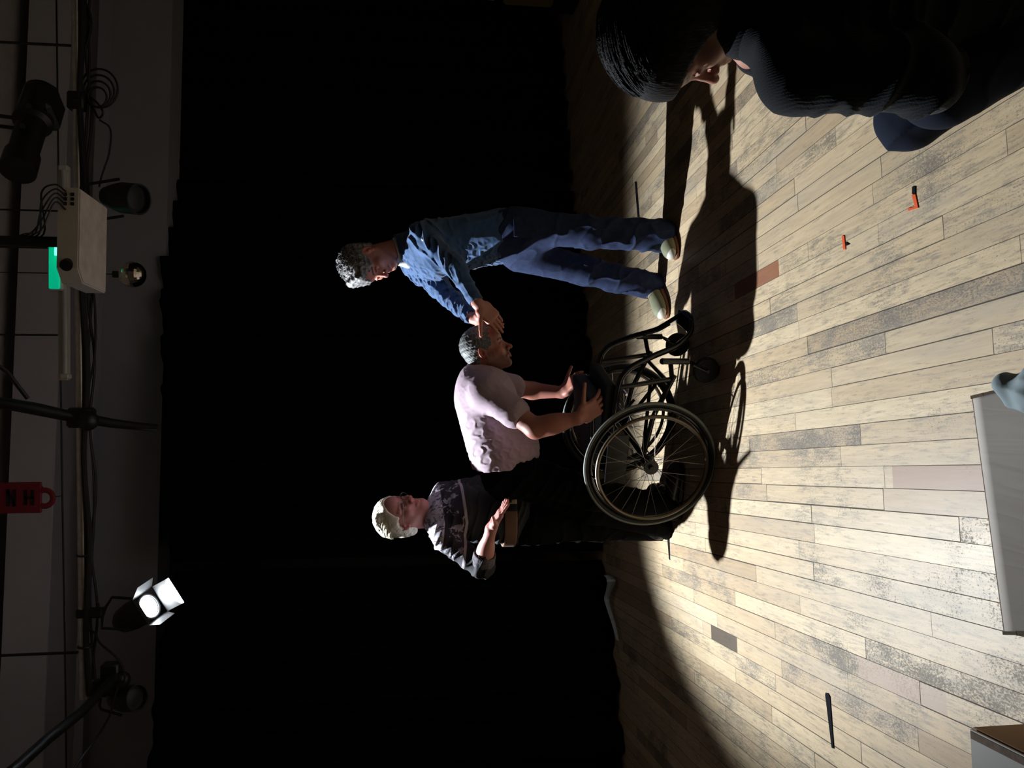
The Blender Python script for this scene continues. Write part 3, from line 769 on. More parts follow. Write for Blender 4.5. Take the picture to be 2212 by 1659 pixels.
# ================================================================== cardboard boxes near the camera
m, t, b = nt('cardboard_grey')
tc = N(t, 'ShaderNodeTexCoord')
nz = N(t, 'ShaderNodeTexNoise'); nz.inputs['Scale'].default_value = 5; nz.inputs['Detail'].default_value = 6; t.links.new(tc.outputs['Object'], nz.inputs['Vector'])
t.links.new(mixc(t, nz.outputs[0], (0.43, 0.375, 0.33), (0.53, 0.47, 0.42)), b.inputs['Base Color']); b.inputs['Roughness'].default_value = .85
n2 = N(t, 'ShaderNodeTexNoise'); n2.inputs['Scale'].default_value = 3.2; n2.inputs['Distortion'].default_value = 1.5
mp = N(t, 'ShaderNodeMapping'); mp.inputs['Scale'].default_value = (4.0, .6, .6); t.links.new(tc.outputs['Object'], mp.inputs[0]); t.links.new(mp.outputs[0], n2.inputs['Vector'])
bp = N(t, 'ShaderNodeBump'); bp.inputs['Strength'].default_value = .3; bp.inputs['Distance'].default_value = .012
t.links.new(math_n(t, 'ABSOLUTE', math_n(t, 'SUBTRACT', n2.outputs[0], .5)), bp.inputs['Height']); t.links.new(bp.outputs[0], b.inputs['Normal'])
M['card'] = m
M['card_pale'] = mat('cardboard_pale', (0.50, 0.49, 0.45), .8, var=.08, scale=5)
M['card_edge'] = mat('cardboard_edge', (0.16, 0.11, 0.08), .9, var=.3, scale=60)

# box with a tall flap standing towards the lamp
def rotz(v, a): return np.array([v[0] * math.cos(a) - v[1] * math.sin(a), v[0] * math.sin(a) + v[1] * math.cos(a), v[2]])
T0 = W(799, 2103, 1.50); T1 = W(294, 2172, 1.385)        # upper edge of the flap
e = T1 - T0; Lf = np.linalg.norm(e); ed = e / Lf
back = nrm(np.array([ed[1], -ed[0], 0])); back = back if back[1] > 0 else -back    # away from camera
zb0 = 0.13
bxr = thing('cardboard_box', 'grey brown cardboard box with a creased open flap, nearest the camera', 'box', ((T0[0] + T1[0]) / 2, (T0[1] + T1[1]) / 2 - .25, 0))
# flap: a creased sheet leaning away
def sheet(A, B, C, D, nx, ny, bumpf, th, name, m, root):
    V = []
    nn = nrm(np.cross(B - A, D - A))
    for j in range(ny + 1):
        for i in range(nx + 1):
            a, c = i / nx, j / ny
            p = (A * (1 - a) + B * a) * (1 - c) + (D * (1 - a) + C * a) * c
            V.append(p + nn * bumpf(a, c))
    F = [(j * (nx + 1) + i, j * (nx + 1) + i + 1, (j + 1) * (nx + 1) + i + 1, (j + 1) * (nx + 1) + i) for j in range(ny) for i in range(nx)]
    o = mk(name, V, F, m, root); md = o.modifiers.new('thick', 'SOLIDIFY'); md.thickness = th; md.offset = 0
    return o
low0 = T0 - back * .34 + np.array([0, 0, -.12]); low1 = T1 - back * .34 + np.array([0, 0, -.12])
def crease(a, c):
    k = 0
    for (x, w, hgt) in ((.17, .012, .006), (.26, .01, .003), (.42, .014, .006), (.55, .02, .004), (.74, .01, .0015)):
        k += hgt * math.exp(-abs(a - x - .04 * c * math.sin(x * 40)) / w)
    return (k * .9 + .003 * math.sin(a * 7)) * min(1, c * 2) * .6
sheet(T0, T1, low1, low0, 70, 20, crease, .005, 'flap', M['card'], bxr)
q = MB(); n_ = 40; rr = random.Random(4)
for i in range(n_):
    a = i / n_; p = T0 * (1 - a) + T1 * a
    q.box(p + ed * Lf / n_ * .5 + np.array([0, 0, 0]), (Lf / n_ * 1.05, .006, .003), (ed, back, np.cross(ed, back)))
for (TT, LL, s) in ((T0, low0, 1), (T1, low1, -1)):
    for i in range(14):
        a = i / 14; p = TT * (1 - a) + LL * a; d_ = nrm(LL - TT)
        q.box(p + d_ * .01 - ed * s * .002, (.006 + rr.uniform(0, .003), .007, np.linalg.norm(LL - TT) / 13), (ed, nrm(np.cross(d_, ed)), d_))
q.build('torn_edge', M['card_edge'], bxr)
zb0 = min(T0[2], T1[2]) - .03; c0, c1 = T0 - ed * .004, T1 + ed * .004; c0[2] = zb0; c1[2] = zb0
f0, f1 = c0 - back * .42, c1 - back * .42
for (a, b_) in ((c0, c1), (c1, f1), (f1, f0), (f0, c0)):
    d_ = nrm(b_ - a)
    MB().box((a + b_) / 2 + np.array([0, 0, -zb0 / 2]), (np.linalg.norm(b_ - a), .005, zb0), (d_, nrm(np.cross((0, 0, 1), d_)), np.array([0, 0, 1.]))).build('side_panel', M['card'], bxr)
MB().prism([p * np.array([1, 1, 0]) + np.array([0, 0, .003]) for p in (c0, c1, f1, f0)], np.array([0, 0, .004])).build('bottom', M['card'], bxr)
# crumpled grey cloth stuffed behind the flap end
cl = SDF(); cc = W(806, 2262, 1.27)
for i in range(9):
    rr = random.Random(30 + i); p = cc + np.array([rr.uniform(-.035, .05), rr.uniform(-.05, .05), rr.uniform(-.06, .03)])
    cl.cap(p, p + np.array([rr.uniform(-.03, .03), rr.uniform(-.05, .02), rr.uniform(-.07, .02)]), .016, .022, .02)
cl.cap(cc, cc + np.array([0, -.04, -(cc[2] - .12)]), .04, .05, .03)
V, F = cl.mesh(.004, lambda P: .006 * folds(P, (1, .3, .2), 90, 5), .008)
o = mk('grey_cloth', V, F, mat('grey_cloth', (.30, .36, .38), .9), loc=(cc[0], cc[1], .03))
tag(o, 'crumpled grey cloth lying on the flap of the near cardboard box', 'cloth')

# second box, closed, lower left corner
z2 = .30
K = G(88, 2096, z2); s2 = G(31, 2212, z2)
yd = nrm(np.array([math.sin(FYAW), math.cos(FYAW), 0])); yd = nrm(K - s2); xd = np.array([yd[1], -yd[0], 0])
b2r = thing('cardboard_box', 'pale topped brown cardboard box at the lower left corner', 'box', K - yd * .2 - xd * .18 - np.array([0, 0, z2]))
L2, W2 = .42, .40
cb = K - yd * L2 / 2 - xd * W2 / 2
axb = (xd, yd, np.array([0, 0, 1.]))
MB().box(cb + np.array([0, 0, -z2 / 2 - .003]), (W2, L2, z2 - .006), axb).build('body', M['card_in'], b2r)
MB().box(cb - xd * .0 + yd * L2 * .0 + np.array([0, 0, .001]), (W2 * .99, L2 * .985, .004), axb).build('flap', M['card_pale'], b2r)['label'] = 'pale grey top flap'
MB().box(K - xd * .012 - yd * L2 * .5 + np.array([0, 0, .0035]), (.014, L2 * .97, .003), axb).build('edge_strip', M['card_edge'], b2r)
MB().box(cb - xd * .05 + np.array([0, 0, .0045]), (.05, L2 * .985, .0015), axb).build('packing_tape', mat('clear_tape', (.36, .36, .32), .35), b2r)

# ================================================================== wheelchair
metal = mat('black_frame_gloss', (0.012, 0.012, 0.014), 0.22)
rubber = mat('tyre_rubber', (0.014, 0.014, 0.014), 0.7)
greyr = mat('grey_tyre', (0.20, 0.22, 0.20), 0.6)
chrome = mat('chrome', (0.75, 0.75, 0.75), 0.18, metal=1)
fabric = mat('black_canvas', (0.012, 0.013, 0.018), 0.8)
whc = thing('wheelchair', 'black active wheelchair held by the bent man in the pale shirt', 'wheelchair', (0, 3.95, 0))
FA = math.radians(-19); fwd = np.array([math.cos(FA), math.sin(FA), 0]); sid = np.array([-fwd[1], fwd[0], 0])   # sid points away from camera
N0 = G(657, 1541); N0[2] = 0
RW = .303; TRK = .56
cN = N0 + np.array([0, 0, RW]) ; RC = cN + sid * TRK / 2
def wc(f, s, z): return RC * np.array([1, 1, 0]) + fwd * f + sid * s + np.array([0, 0, z])
def wheel(c, axs, out):
    axs = nrm(axs)
    w = MB().ring(c, axs, RW - .011, .0125, 96, 10).build('wheel', rubber, whc, True)
    MB().ring(c + out * .006, axs, RW - .004, .0075, 96, 8).build('tread', greyr, w, True)
    MB().ring(c, axs, RW - .030, .009, 96, 8, 1.2).build('rim', chrome if False else metal, w, True)
    MB().ring(c + out * .042, axs, RW - .052, .009, 96, 8).build('handrim', mat('handrim_brass', (.15, .12, .09), .45, metal=.8), w, True)
    MB().cyl(c - axs * .035, c + axs * .035, .022, n=20).cyl(c - axs * .05, c + axs * .05, .012, n=12).cyl(c + axs * .028, c + axs * .034, .034, n=24).cyl(c - axs * .034, c - axs * .028, .034, n=24).build('hub', metal, w, True)
    q = MB(); x, y, d = frame(axs)
    for i in range(28):
        t = 2 * PI * i / 28; t2 = t + (.5 if (i // 2) % 2 else -.5); sd = 1 if i % 2 else -1
        a = c + axs * sd * .031 + .030 * (math.cos(t2) * x + math.sin(t2) * y); b = c + (RW - .032) * (math.cos(t) * x + math.sin(t) * y)
        q.cyl(a, b, .0011, n=5, caps=False)
    q.build('spokes', mat('spoke_steel', (.22, .19, .16), .4, metal=.9), w)
    for k in range(6):
        t = 2 * PI * k / 6 + .3; MB().cyl(c + out * .0 + (RW - .036) * (math.cos(t) * x + math.sin(t) * y), c + out * .042 + (RW - .052) * (math.cos(t) * x + math.sin(t) * y), .004, n=6).build('handrim_mount', metal, w)
    return w
wheel(cN, nrm(sid + np.array([0, 0, -.035])), -sid)
wheel(cN + sid * TRK, nrm(sid + np.array([0, 0, .035])), sid)
# frame
fr = MB()
sw = .19
for s in (-sw, sw):
    fr.tube(spline([wc(-.06, s, .47), wc(.30, s, .46), wc(.41, s * .98, .43), wc(.47, s * .9, .33), wc(.52, s * .78, .20), wc(.56, s * .7, .14)], 8), .0135, 10)
    fr.tube([wc(-.02, s, .31), wc(.20, s, .28), wc(.40, s, .20)], .012, 10)
    fr.tube([wc(0, s, .31), wc(-.03, s, .47)], .012, 10).tube([wc(.34, s, .46), wc(.38, s, .22)], .011, 8)
    fr.tube([wc(-.05, s, .46), wc(.02, s, .30)], .012, 8)
fr.tube([wc(0, -TRK / 2 + .03, .303), wc(0, TRK / 2 - .03, .303)], .017, 12).tube([wc(.28, -sw, .46), wc(.28, sw, .46)], .010, 8)
fr.tube([wc(.36, -sw, .22), wc(.36, sw, .22)], .010, 8)
fr.tube([wc(.0, -sw, .31), wc(.30, sw * .2, .235)], .009, 8).tube([wc(.0, sw, .31), wc(.30, -sw * .2, .235)], .009, 8)
fr.build('frame', metal, whc, True)
# footrest loop
MB().tube(spline([wc(.52, -sw * .78, .20), wc(.58, -sw * .66, .125), wc(.63, -sw * .3, .105), wc(.64, 0, .105), wc(.63, sw * .3, .105), wc(.58, sw * .66, .125), wc(.52, sw * .78, .20)], 6), .011, 10).build('footrest', metal, whc, True)
MB().box(wc(.60, 0, .112), (.07, .20, .007), (fwd, sid, np.array([0, 0, 1.])), .003).build('foot_plate', metal, whc)
for s in (-1, 1):
    c = wc(.43, s * (sw + .015), .062)
    cs = MB().ring(c, sid, .047, .014, 36, 10, 1.1).cyl(c - sid * .012, c + sid * .012, .044, n=28).build('caster_wheel', rubber, whc, True)
    MB().tube([c + sid * .024, c + sid * .024 + np.array([0, 0, .07]) + fwd * .03, c + np.array([0, 0, .085]) + fwd * .04, c - sid * .024 + np.array([0, 0, .07]) + fwd * .03, c - sid * .024], .006, 8).cyl(c - sid * .03, c + sid * .03, .008).build('caster_fork', metal, cs, True)
    MB().cyl(c + np.array([0, 0, .085]) + fwd * .04, c + np.array([0, 0, .20]) + fwd * .04, .014, n=14).ball(c + np.array([0, 0, .205]) + fwd * .04, .015).build('caster_post', metal, cs, True)
    MB().tube([c + np.array([0, 0, .17]) + fwd * .04, wc(.38, s * sw, .21)], .011, 8).build('caster_bracket', metal, cs, True)
# seat sling, folded backrest on top, chromed hardware
MB().box(wc(.12, 0, .448), (.40, .37, .014), (fwd, sid, np.array([0, 0, 1.])), .005).build('seat', fabric, whc)
sd = SDF(); sd.box(wc(.14, 0, .483), (.19, .155, .012), (fwd, sid, np.array([0, 0, 1.])), .016, .01)
V, F = sd.mesh(.005, lambda P: .003 * wob(P, 22, 3), .004); mk('cushion', V, F, fabric, whc)
tl = nrm(fwd * 1 + np.array([0, 0, .0])); 
sd = SDF(); sd.box(wc(.12, 0, .540), (.155, .150, .02), (nrm(fwd + np.array([0, 0, .10])), sid, nrm(np.array([0, 0, 1.]) - fwd * .10)), .015, .01)
V, F = sd.mesh(.005, lambda P: .003 * wob(P, 26, 8), .004); mk('backrest', V, F, mat('backrest_fabric', (.022, .028, .045), .75), whc)
for s in (-1, 1):
    MB().tube(spline([wc(-.06, s * .175, .46), wc(-.07, s * .175, .51), wc(-.03, s * .175, .545), wc(.12, s * .178, .555), wc(.27, s * .175, .565)], 6), .011, 10).build('backrest_post', metal, whc, True)
    MB().box(wc(-.0, s * .215, .44), (.24, .006, .10), (fwd, sid, np.array([0, 0, 1.])), .003).build('side_guard', metal, whc)
    MB().tube([wc(.21, s * .225, .40), wc(.26, s * .235, .42), wc(.30, s * .235, .39)], .007, 8).cyl(wc(.21, s * .22, .40), wc(.21, s * .26, .40), .01).build('brake', metal, whc, True)
MB().tube(spline([wc(.03, -.16, .36), wc(.0, -.17, .35), wc(-.05, -.18, .33), wc(-.07, -.19, .29)], 6), .005, 8).build('cable_guide', chrome, whc, True)
for (f, s, z, l) in ((.20, -.08, .40, .16), (.27, -.02, .385, .14)):
    MB().tube([wc(f, s - l / 2, z), wc(f, s + l / 2, z)], .006, 8).build('cross_strap', chrome, whc, True)
for k in range(4):
    MB().box(wc(.09 + .055 * k, 0, .455 - .012 * k), (.012, .36, .005), (fwd, sid, np.array([0, 0, 1.])), .002).build('webbing_strap', mat('pale_webbing', (.45, .5, .48), .5), whc)
# ================================================================== people
def skin(name, col):
    m, t, b = nt(name)
    at = N(t, 'ShaderNodeAttribute', attribute_name='tint')
    nz = N(t, 'ShaderNodeTexNoise'); nz.inputs['Scale'].default_value = 30; nz.inputs['Detail'].default_value = 4
    tc = N(t, 'ShaderNodeTexCoord'); t.links.new(tc.outputs['Object'], nz.inputs['Vector'])
    base = mixc(t, nz.outputs[0], tuple(c * .9 for c in col), tuple(min(1, c * 1.08) for c in col))
    t.links.new(mixc(t, 1.0, base, at.outputs['Color'], 'MULTIPLY'), b.inputs['Base Color'])
    b.inputs['Roughness'].default_value = .5
    b.inputs['Subsurface Weight'].default_value = .35; b.inputs['Subsurface Radius'].default_value = (.012, .004, .002); b.inputs['Subsurface Scale'].default_value = 1.0
    n2 = N(t, 'ShaderNodeTexNoise'); n2.inputs['Scale'].default_value = 260; t.links.new(tc.outputs['Object'], n2.inputs['Vector'])
    bp = N(t, 'ShaderNodeBump'); bp.inputs['Strength'].default_value = .12; bp.inputs['Distance'].default_value = .001
    t.links.new(n2.outputs[0], bp.inputs['Height']); t.links.new(bp.outputs[0], b.inputs['Normal'])
    return m
def hairmat(name, c0, c1, rough=.5, sc_=(300, 300, 18)):
    m, t, b = nt(name)
    tc = N(t, 'ShaderNodeTexCoord'); mp = N(t, 'ShaderNodeMapping'); mp.inputs['Scale'].default_value = sc_
    t.links.new(tc.outputs['Object'], mp.inputs[0]); nz = N(t, 'ShaderNodeTexNoise'); nz.inputs['Scale'].default_value = 1; nz.inputs['Detail'].default_value = 3
    t.links.new(mp.outputs[0], nz.inputs['Vector'])
    t.links.new(mixc(t, math_n(t, 'MULTIPLY_ADD', nz.outputs[0], 2.4, -.7, True), c0, c1), b.inputs['Base Color']); b.inputs['Roughness'].default_value = rough
    bp = N(t, 'ShaderNodeBump'); bp.inputs['Strength'].default_value = .7; bp.inputs['Distance'].default_value = .003
    t.links.new(nz.outputs[0], bp.inputs['Height']); t.links.new(bp.outputs[0], b.inputs['Normal'])
    b.inputs['Specular IOR Level'].default_value = .25
    return m

class Head:
    """local axes: x forward, y towards the left ear, z to the crown"""
    def __init__(s, c, f, up=(0, 0, 1), k=1.0):
        s.c = np.asarray(c, float); s.f = nrm(f); u = np.asarray(up, float); s.u = nrm(u - np.dot(u, s.f) * s.f); s.l = np.cross(s.u, s.f); s.k = k
        s.ax = np.array([s.f, s.l, s.u])
    def p(s, x, y, z): return s.c + s.k * (s.f * x + s.l * y + s.u * z)
    def loc(s, V): return ((V - s.c) @ s.ax.T) / s.k
    def add(s, S, nose=1.0, jaw=1.0, beard=0.0):
        k = s.k; e = lambda c, r, kk=.015, mode='U': S.ell(s.p(*c), tuple(q * k for q in r), s.ax, kk, mode)
        cp = lambda a, b, r1, r2, kk=.012, mode='U': S.cap(s.p(*a), s.p(*b), r1 * k, r2 * k, kk, mode)
        e((-.012, 0, .038), (.098, .076, .086), .02)
        e((.022, 0, -.032), (.068, .062, .082), .03)
        e((.045, 0, .045), (.052, .058, .05), .02)
        for y in (-1, 1):
            cp((-.004, .056 * y, -.045), (.060, .020 * y, -.098), .019 * jaw, .015, .03)
            cp((.082, .010 * y, .016), (.064, .050 * y, .018), .0085, .009, .012)
            e((.060, .042 * y, -.026), (.022, .022, .020), .02)
        cp((.070, -.008, -.100), (.070, .008, -.100), .016, .016, .02)
        for y in (-1, 1): S.ball(s.p(.092, .032 * y, -.004), .0165 * k, .012, 'S')
        cp((.084, 0, .006), (.104 + .006 * nose, 0, -.030), .0078, .0100, .012)
        S.ball(s.p(.106 + .008 * nose, 0, -.036), .0105 * k, .008)
        for y in (-1, 1):
            S.ball(s.p(.100, .0125 * y, -.040), .0078 * k, .006)
            S.ball(s.p(.107, .006 * y, -.0475), .0032 * k, .003, 'S')
            S.ball(s.p(.0725, .032 * y, -.004), .0142 * k, .004)
            cp((.0885, .022 * y, -.006), (.0845, .043 * y, -.0065), .0022, .0018, .003, 'S')
            cp((.088, .020 * y, .001), (.083, .045 * y, .000), .003, .0025, .005)
        cp((.086, 0, -.052), (.088, 0, -.060), .012, .010, .014)
        for y in (-1, 1):
            cp((.0945, 0, -.0655), (.080, .024 * y, -.0685), .0048, .003, .006)
            cp((.0935, 0, -.0755), (.080, .022 * y, -.0715), .0055, .003, .006)
        cp((.102, -.0, -.0705), (.086, .024, -.0705), .0016, .0012, .002, 'S'); cp((.102, -.0, -.0705), (.086, -.024, -.0705), .0016, .0012, .002, 'S')
        for y in (-1, 1):      # ears
            A = np.array([nrm(s.f * .9 + s.u * .1 - s.l * y * .35), s.l * y, s.u])
            S.ell(s.p(-.012, .078 * y, -.004), (.019 * k, .0065 * k, .031 * k), np.array([nrm(s.f - s.l * y * .45), nrm(s.l * y + s.f * .45), s.u]), .006)
            S.ell(s.p(-.010, .0845 * y, -.001), (.010 * k, .006 * k, .018 * k), s.ax, .004, 'S')
            S.ball(s.p(-.003, .080 * y, -.008), .005 * k, .006)
            S.ball(s.p(-.004, .077 * y, -.031), .0065 * k, .006)
        return S
    def tint(s, V, C, brow=(.16, .12, .10), beard=0.0, bcol=(.28, .20, .18)):
        L = s.loc(V); x, y, z = L.T; ay = np.abs(y)
        near = (np.abs(x) < .16) & (ay < .12) & (np.abs(z) < .16)
        lips = near & (x > .078) & (ay < .024) & (np.abs(z + .0705) < .0085 - .15 * ay)
        C[lips] = (.92, .68, .66)
        br = near & (x > .055) & (ay > .012) & (ay < .052) & (np.abs(z - (.019 + .004 * np.cos((ay - .03) * 60))) < .0045)
        C[br] = brow
        ear = near & (ay > .079); C[ear] = (1.0, .72, .70)
        nz = near & (x > .104) & (ay < .014) & (z < -.02) & (z > -.05); C[nz] = (1.0, .82, .8)
        if beard:
            w = np.clip((-.040 - z + .35 * np.maximum(0, x - .07) * 0) / .02, 0, 1) * near * (x > -.02) * (z > -.135)
            w = np.maximum(w, near * (x > .07) * (ay < .028) * np.clip((-.050 - z) / .006, 0, 1) * (z > -.066))
            side = near * (x > -.01) * (x < .035) * (ay > .045) * np.clip((.01 - z) / .03, 0, 1); w = np.maximum(w, side * .8)
            w = w * beard * (~lips); w = w[:, None]
            C[:] = C * (1 - w) + np.array(bcol) * w
    def eyes(s, root):
        wm = mat('eye_white', (.55, .52, .50), .2); im = mat('iris_dark', (.03, .02, .015), .15)
        for y in (-1, 1):
            c = s.p(.0722, .032 * y, -.005)
            e_ = MB().ball(c, .0132 * s.k, 14, 10).build('eye', wm, root, True)
            MB().ball(c + s.k * (s.f * .0088 - s.u * .0015), .0052 * s.k, 10, 8).build('iris', im, e_, True)
def hand(S, w, d, n, side, curl=(.2, .25, .3, .35), spread=.08, thumb=(.6, .2), k=1.0, tcurl=.3, flen=1.0):
    """w wrist, d towards the fingers, n back of the hand, side: thumb side (+1 = n x d)"""
    w = np.asarray(w, float); d = nrm(d); n = np.asarray(n, float); n = nrm(n - np.dot(n, d) * d); t = np.cross(n, d) * side
    ax = np.array([d, t, n])
    S.box(w + d * .050 * k, (.034 * k, .030 * k, .003 * k), ax, .0105 * k, .015)
    S.cap(w - d * .01, w + d * .02 * k, .024 * k, .022 * k, .02)
    S.ball(w + d * .03 * k + t * .026 * k - n * .006 * k, .017 * k, .015)
    S.ball(w + d * .03 * k - t * .026 * k - n * .004 * k, .015 * k, .015)
    for i, (L, r) in enumerate(((.072, .0088), (.080, .0090), (.074, .0086), (.058, .0076))):
        y = (.030 - .0195 * i) * k; base = w + d * (.086 - .004 * abs(i - 1)) * k + t * y
        dr = nrm(d + t * spread * (1.5 - i)); nn = n.copy(); a = curl[i] * .9; p = base
        for sgm, fr_ in enumerate((.45, .30, .25)):
            ang = a * (1.0 if sgm == 0 else 1.15)
            dn = dr * math.cos(ang) - nn * math.sin(ang); nn = nn * math.cos(ang) + dr * math.sin(ang); dr = dn
            q = p + dr * L * fr_ * k * flen; r0 = r * (1 - .09 * sgm) * k
            S.cap(p, q, r0, r0 * .93, .006 if sgm == 0 else .003); p = q
        S.ball(base, .0100 * k, .008)
    b = w + d * .028 * k + t * .026 * k; dr = nrm(d * math.cos(thumb[0]) + t * math.sin(thumb[0]) - n * thumb[1]); p = b
    for sgm, (L, r) in enumerate(((.044, .0115), (.034, .0098), (.028, .0088))):
        q = p + dr * L * k; S.cap(p, q, r * k, r * .9 * k, .008 if sgm == 0 else .003); p = q
        dr = nrm(dr + (-t * .5 - n * .5) * tcurl * .8 + d * tcurl * .3)
def body_mesh(S, h, root, m, head, disp=None, amp=0, **kw):
    V, F = S.mesh(h, disp, amp); C = np.ones((len(V), 3))
    head.tint(V, C, **kw)
    return mk('body', V, F, m, root, True, colors=C)
def foot(S, ankle, toe, r=.045, h=.05):
    a = np.array(ankle, float); t = np.array(toe, float); d = nrm((t - a) * np.array([1, 1, 0]))
    heel = np.array([a[0], a[1], r * .9]) - d * .01
    S.cap(a, heel + d * .02, r * .85, r * .75, .02); S.cap(heel, t - d * .09 + np.array([0, 0, .034 - t[2]]), r * .75, .022, .03)
def shoe(root, name, ankle, toe, mu, ms, mt=None, L=.30):
    a = np.array(ankle, float); t = np.array(toe, float); t[2] = 0; d = nrm((t - a) * np.array([1, 1, 0])); s = np.array([-d[1], d[0], 0]); up = np.array([0, 0, 1.])
    h = t - d * L; ax = np.array([d, s, up])
    S = SDF()
    S.ell(h + d * .055 + up * .055, (.058, .040, .055), ax, .03); S.cap(h + d * .08 + up * .05, h + d * (L - .055) + up * .038, .042, .036, .03)
    S.ell(h + d * (L - .075) + up * .038, (.075, .047, .036), ax, .03); S.cap(a * np.array([1, 1, 0]) + up * .06, a * np.array([1, 1, 0]) + up * .105, .043, .042, .03)
    S.plane(np.array([0, 0, .022]), (0, 0, -1))
    V, F = S.mesh(.004); o = mk(name, V, F, mu, root)
    Q = SDF(); Q.ell(h + d * .06 + up * .014, (.064, .041, .014), ax, .02); Q.cap(h + d * .06 + up * .014, h + d * (L - .07) + up * .014, .02, .02, .02)
    Q.ell(h + d * (L - .075) + up * .014, (.080, .050, .013), ax, .04); Q.ell(h + d * L * .5 + up * .014, (.11, .037, .013), ax, .03)
    Q.plane(np.array([0, 0, .001]), (0, 0, -1)); Q.plane(np.array([0, 0, .026]), (0, 0, 1))
    V, F = Q.mesh(.004); mk('sole', V, F, ms, o)
    if mt is not None:
        T = SDF(); T.ell(h + d * (L - .070) + up * .039, (.074, .049, .038), ax, .02); T.plane(h + d * (L - .085), -d); T.plane(np.array([0, 0, .02]), (0, 0, -1))
        V, F = T.mesh(.004); mk('toe_cap', V, F, mt, o)
    q = MB()
    for i in range(4):
        c = h + d * (L * .42 + .022 * i) + up * (.094 - .009 * i); q.tube([c - s * .022 - up * .006, c + up * .002, c + s * .022 - up * .006], .0026, 6)
    q.build('lace', ms, o, True)
    return o
SK = skin('skin_fair', (.50, .21, .16)); SKB = skin('skin_warm', (.40, .155, .115)); SKC = skin('skin_pink', (.50, .22, .19))
UPZ = np.array([0, 0, 1.])

# ------------------------------------------------------------------ the standing man in the navy jacket
P1 = thing('person', 'standing person in navy jacket and jeans, both hands on the bent man\'s head', 'person', (W(1110, 1300, 4.2)[0], 4.2, 0), 'people on the stage floor')
H1 = Head(W(1090, 795, 4.17), (-.66, -.50, -.50), k=1.04)
nb = W(1120, 872, 4.22); chest = W(1122, 935, 4.2); hip = W(1150, 1085, 4.22)
fb = nrm((-.86, -.5, 0)); lf = np.array([-fb[1], fb[0], 0.]); lf = nrm(np.cross(UPZ, fb))
shL, elL, wrL = W(1146, 915, 4.05), W(1082, 983, 3.93), W(1003, 1032, 3.88)
shR, elR, wrR = W(1078, 903, 4.34), W(1020, 965, 4.26), W(972, 1022, 4.06)
hpL, knL, anL = W(1170, 1115, 4.14), W(1157, 1275, 4.10), W(1150, 1428, 4.15)
hpR, knR, anR = W(1110, 1120, 4.30), W(1074, 1265, 4.30), W(1038, 1412, 4.36)
toL, toR = G(1103, 1468), G(975, 1447)
S = SDF(); H1.add(S, 1.1)
S.cap(H1.p(-.03, 0, -.06), nb, .056, .062, .03); S.ecap(hip, chest, .135, .145, lf, .58)
for a, b, r1, r2 in ((nb, shL, .05, .05), (nb, shR, .05, .05), (shL, elL, .042, .036), (elL, wrL, .034, .027), (shR, elR, .042, .036), (elR, wrR, .034, .027),
                     (hpL, knL, .075, .052), (knL, anL, .048, .038), (hpR, knR, .075, .052), (knR, anR, .048, .038)): S.cap(a, b, r1, r2, .03)
foot(S, anL, toL - nrm(toL - anL) * .02, .036); foot(S, anR, toR - nrm(toR - anR) * .02, .036)
hd = nrm(W(947, 1092, 3.88) - wrL)
hand(S, wrL + hd * .012, hd, (.25, -.93, -.1), -1 if np.dot(np.cross((.25, -.93, -.1), hd), (-.7, 0, .7)) < 0 else 1, (.10, .14, .2, .28), .03, (.85, .1), 1.03, .1)
hd = nrm(W(953, 1062, 3.99) - wrR)
hand(S, wrR + hd * .012, hd, (-.55, -.5, .35), 1, (.25, .3, .35, .4), .06, (.7, .3), 1.0, .2)
body_mesh(S, .004, P1, SK, H1, brow=(.12, .09, .08)); H1.eyes(P1)
# hair: grey dark curls
def hairshell(Hd, infl, cut, root, m, h, disp, amp, extra=None, name='hair', low=-.075):
    S = SDF(); k = Hd.k
    S.ell(Hd.p(-.014, 0, .040), tuple((q + infl) * k for q in (.099, .077, .087)), Hd.ax, .02)
    if extra: extra(S)
    for c, r, kk in cut: S.ell(Hd.p(*c), tuple(q * k for q in r), Hd.ax, kk, 'S')
    S.plane(Hd.p(0, 0, low), -Hd.u)
    V, F = S.mesh(h, disp, amp); return mk(name, V, F, m, root)
hm1 = hairmat('hair_grey_black', (.035, .033, .033), (.34, .33, .33), .42, (90, 90, 90))
hairshell(H1, .012, [((.085, 0, -.045), (.085, .10, .085), .01), ((.008, .09, -.025), (.045, .045, .055), .01), ((.008, -.09, -.025), (.045, .045, .055), .01)], P1, hm1, .0035,
          lambda P: .007 * wob(P, 95, 3) + .006 * folds(P, (.4, .3, .8), 120, 9, 2.5, 40) + .003 * wob(P, 260, 4), .014,
          lambda S: (S.cap(H1.p(.05, -.03, .115), H1.p(.078, .03, .085), .026, .024, .03), S.ell(H1.p(-.05, 0, -.01), (.06, .072, .075), H1.ax, .02)))
rr = random.Random(11); q = MB()
for i in range(420):
    th = rr.uniform(0, 2 * PI); z = rr.uniform(-.05, 1.0); r0 = math.sqrt(max(0, 1 - z * z))
    dl = np.array([r0 * math.cos(th), r0 * math.sin(th), z])
    if dl[0] > .45 and dl[2] < .45: continue
    p = H1.p(-.014 + .106 * dl[0], .086 * dl[1], .040 + .096 * dl[2]); w_ = nrm(H1.ax.T @ dl); tn = nrm(np.cross(w_, [rr.uniform(-1, 1) for _ in range(3)]))
    cr = rr.uniform(.006, .012); pts = [p + w_ * (cr * math.sin(a) * 1.1 + .001) + tn * cr * (math.cos(a) - 1) for a in np.linspace(0, 3.6, 7)]
    q.tube(pts, [.0016, .0018, .0018, .0016, .0014, .001, .0005], 4)
q.build('hair_curls', hm1, P1, True)
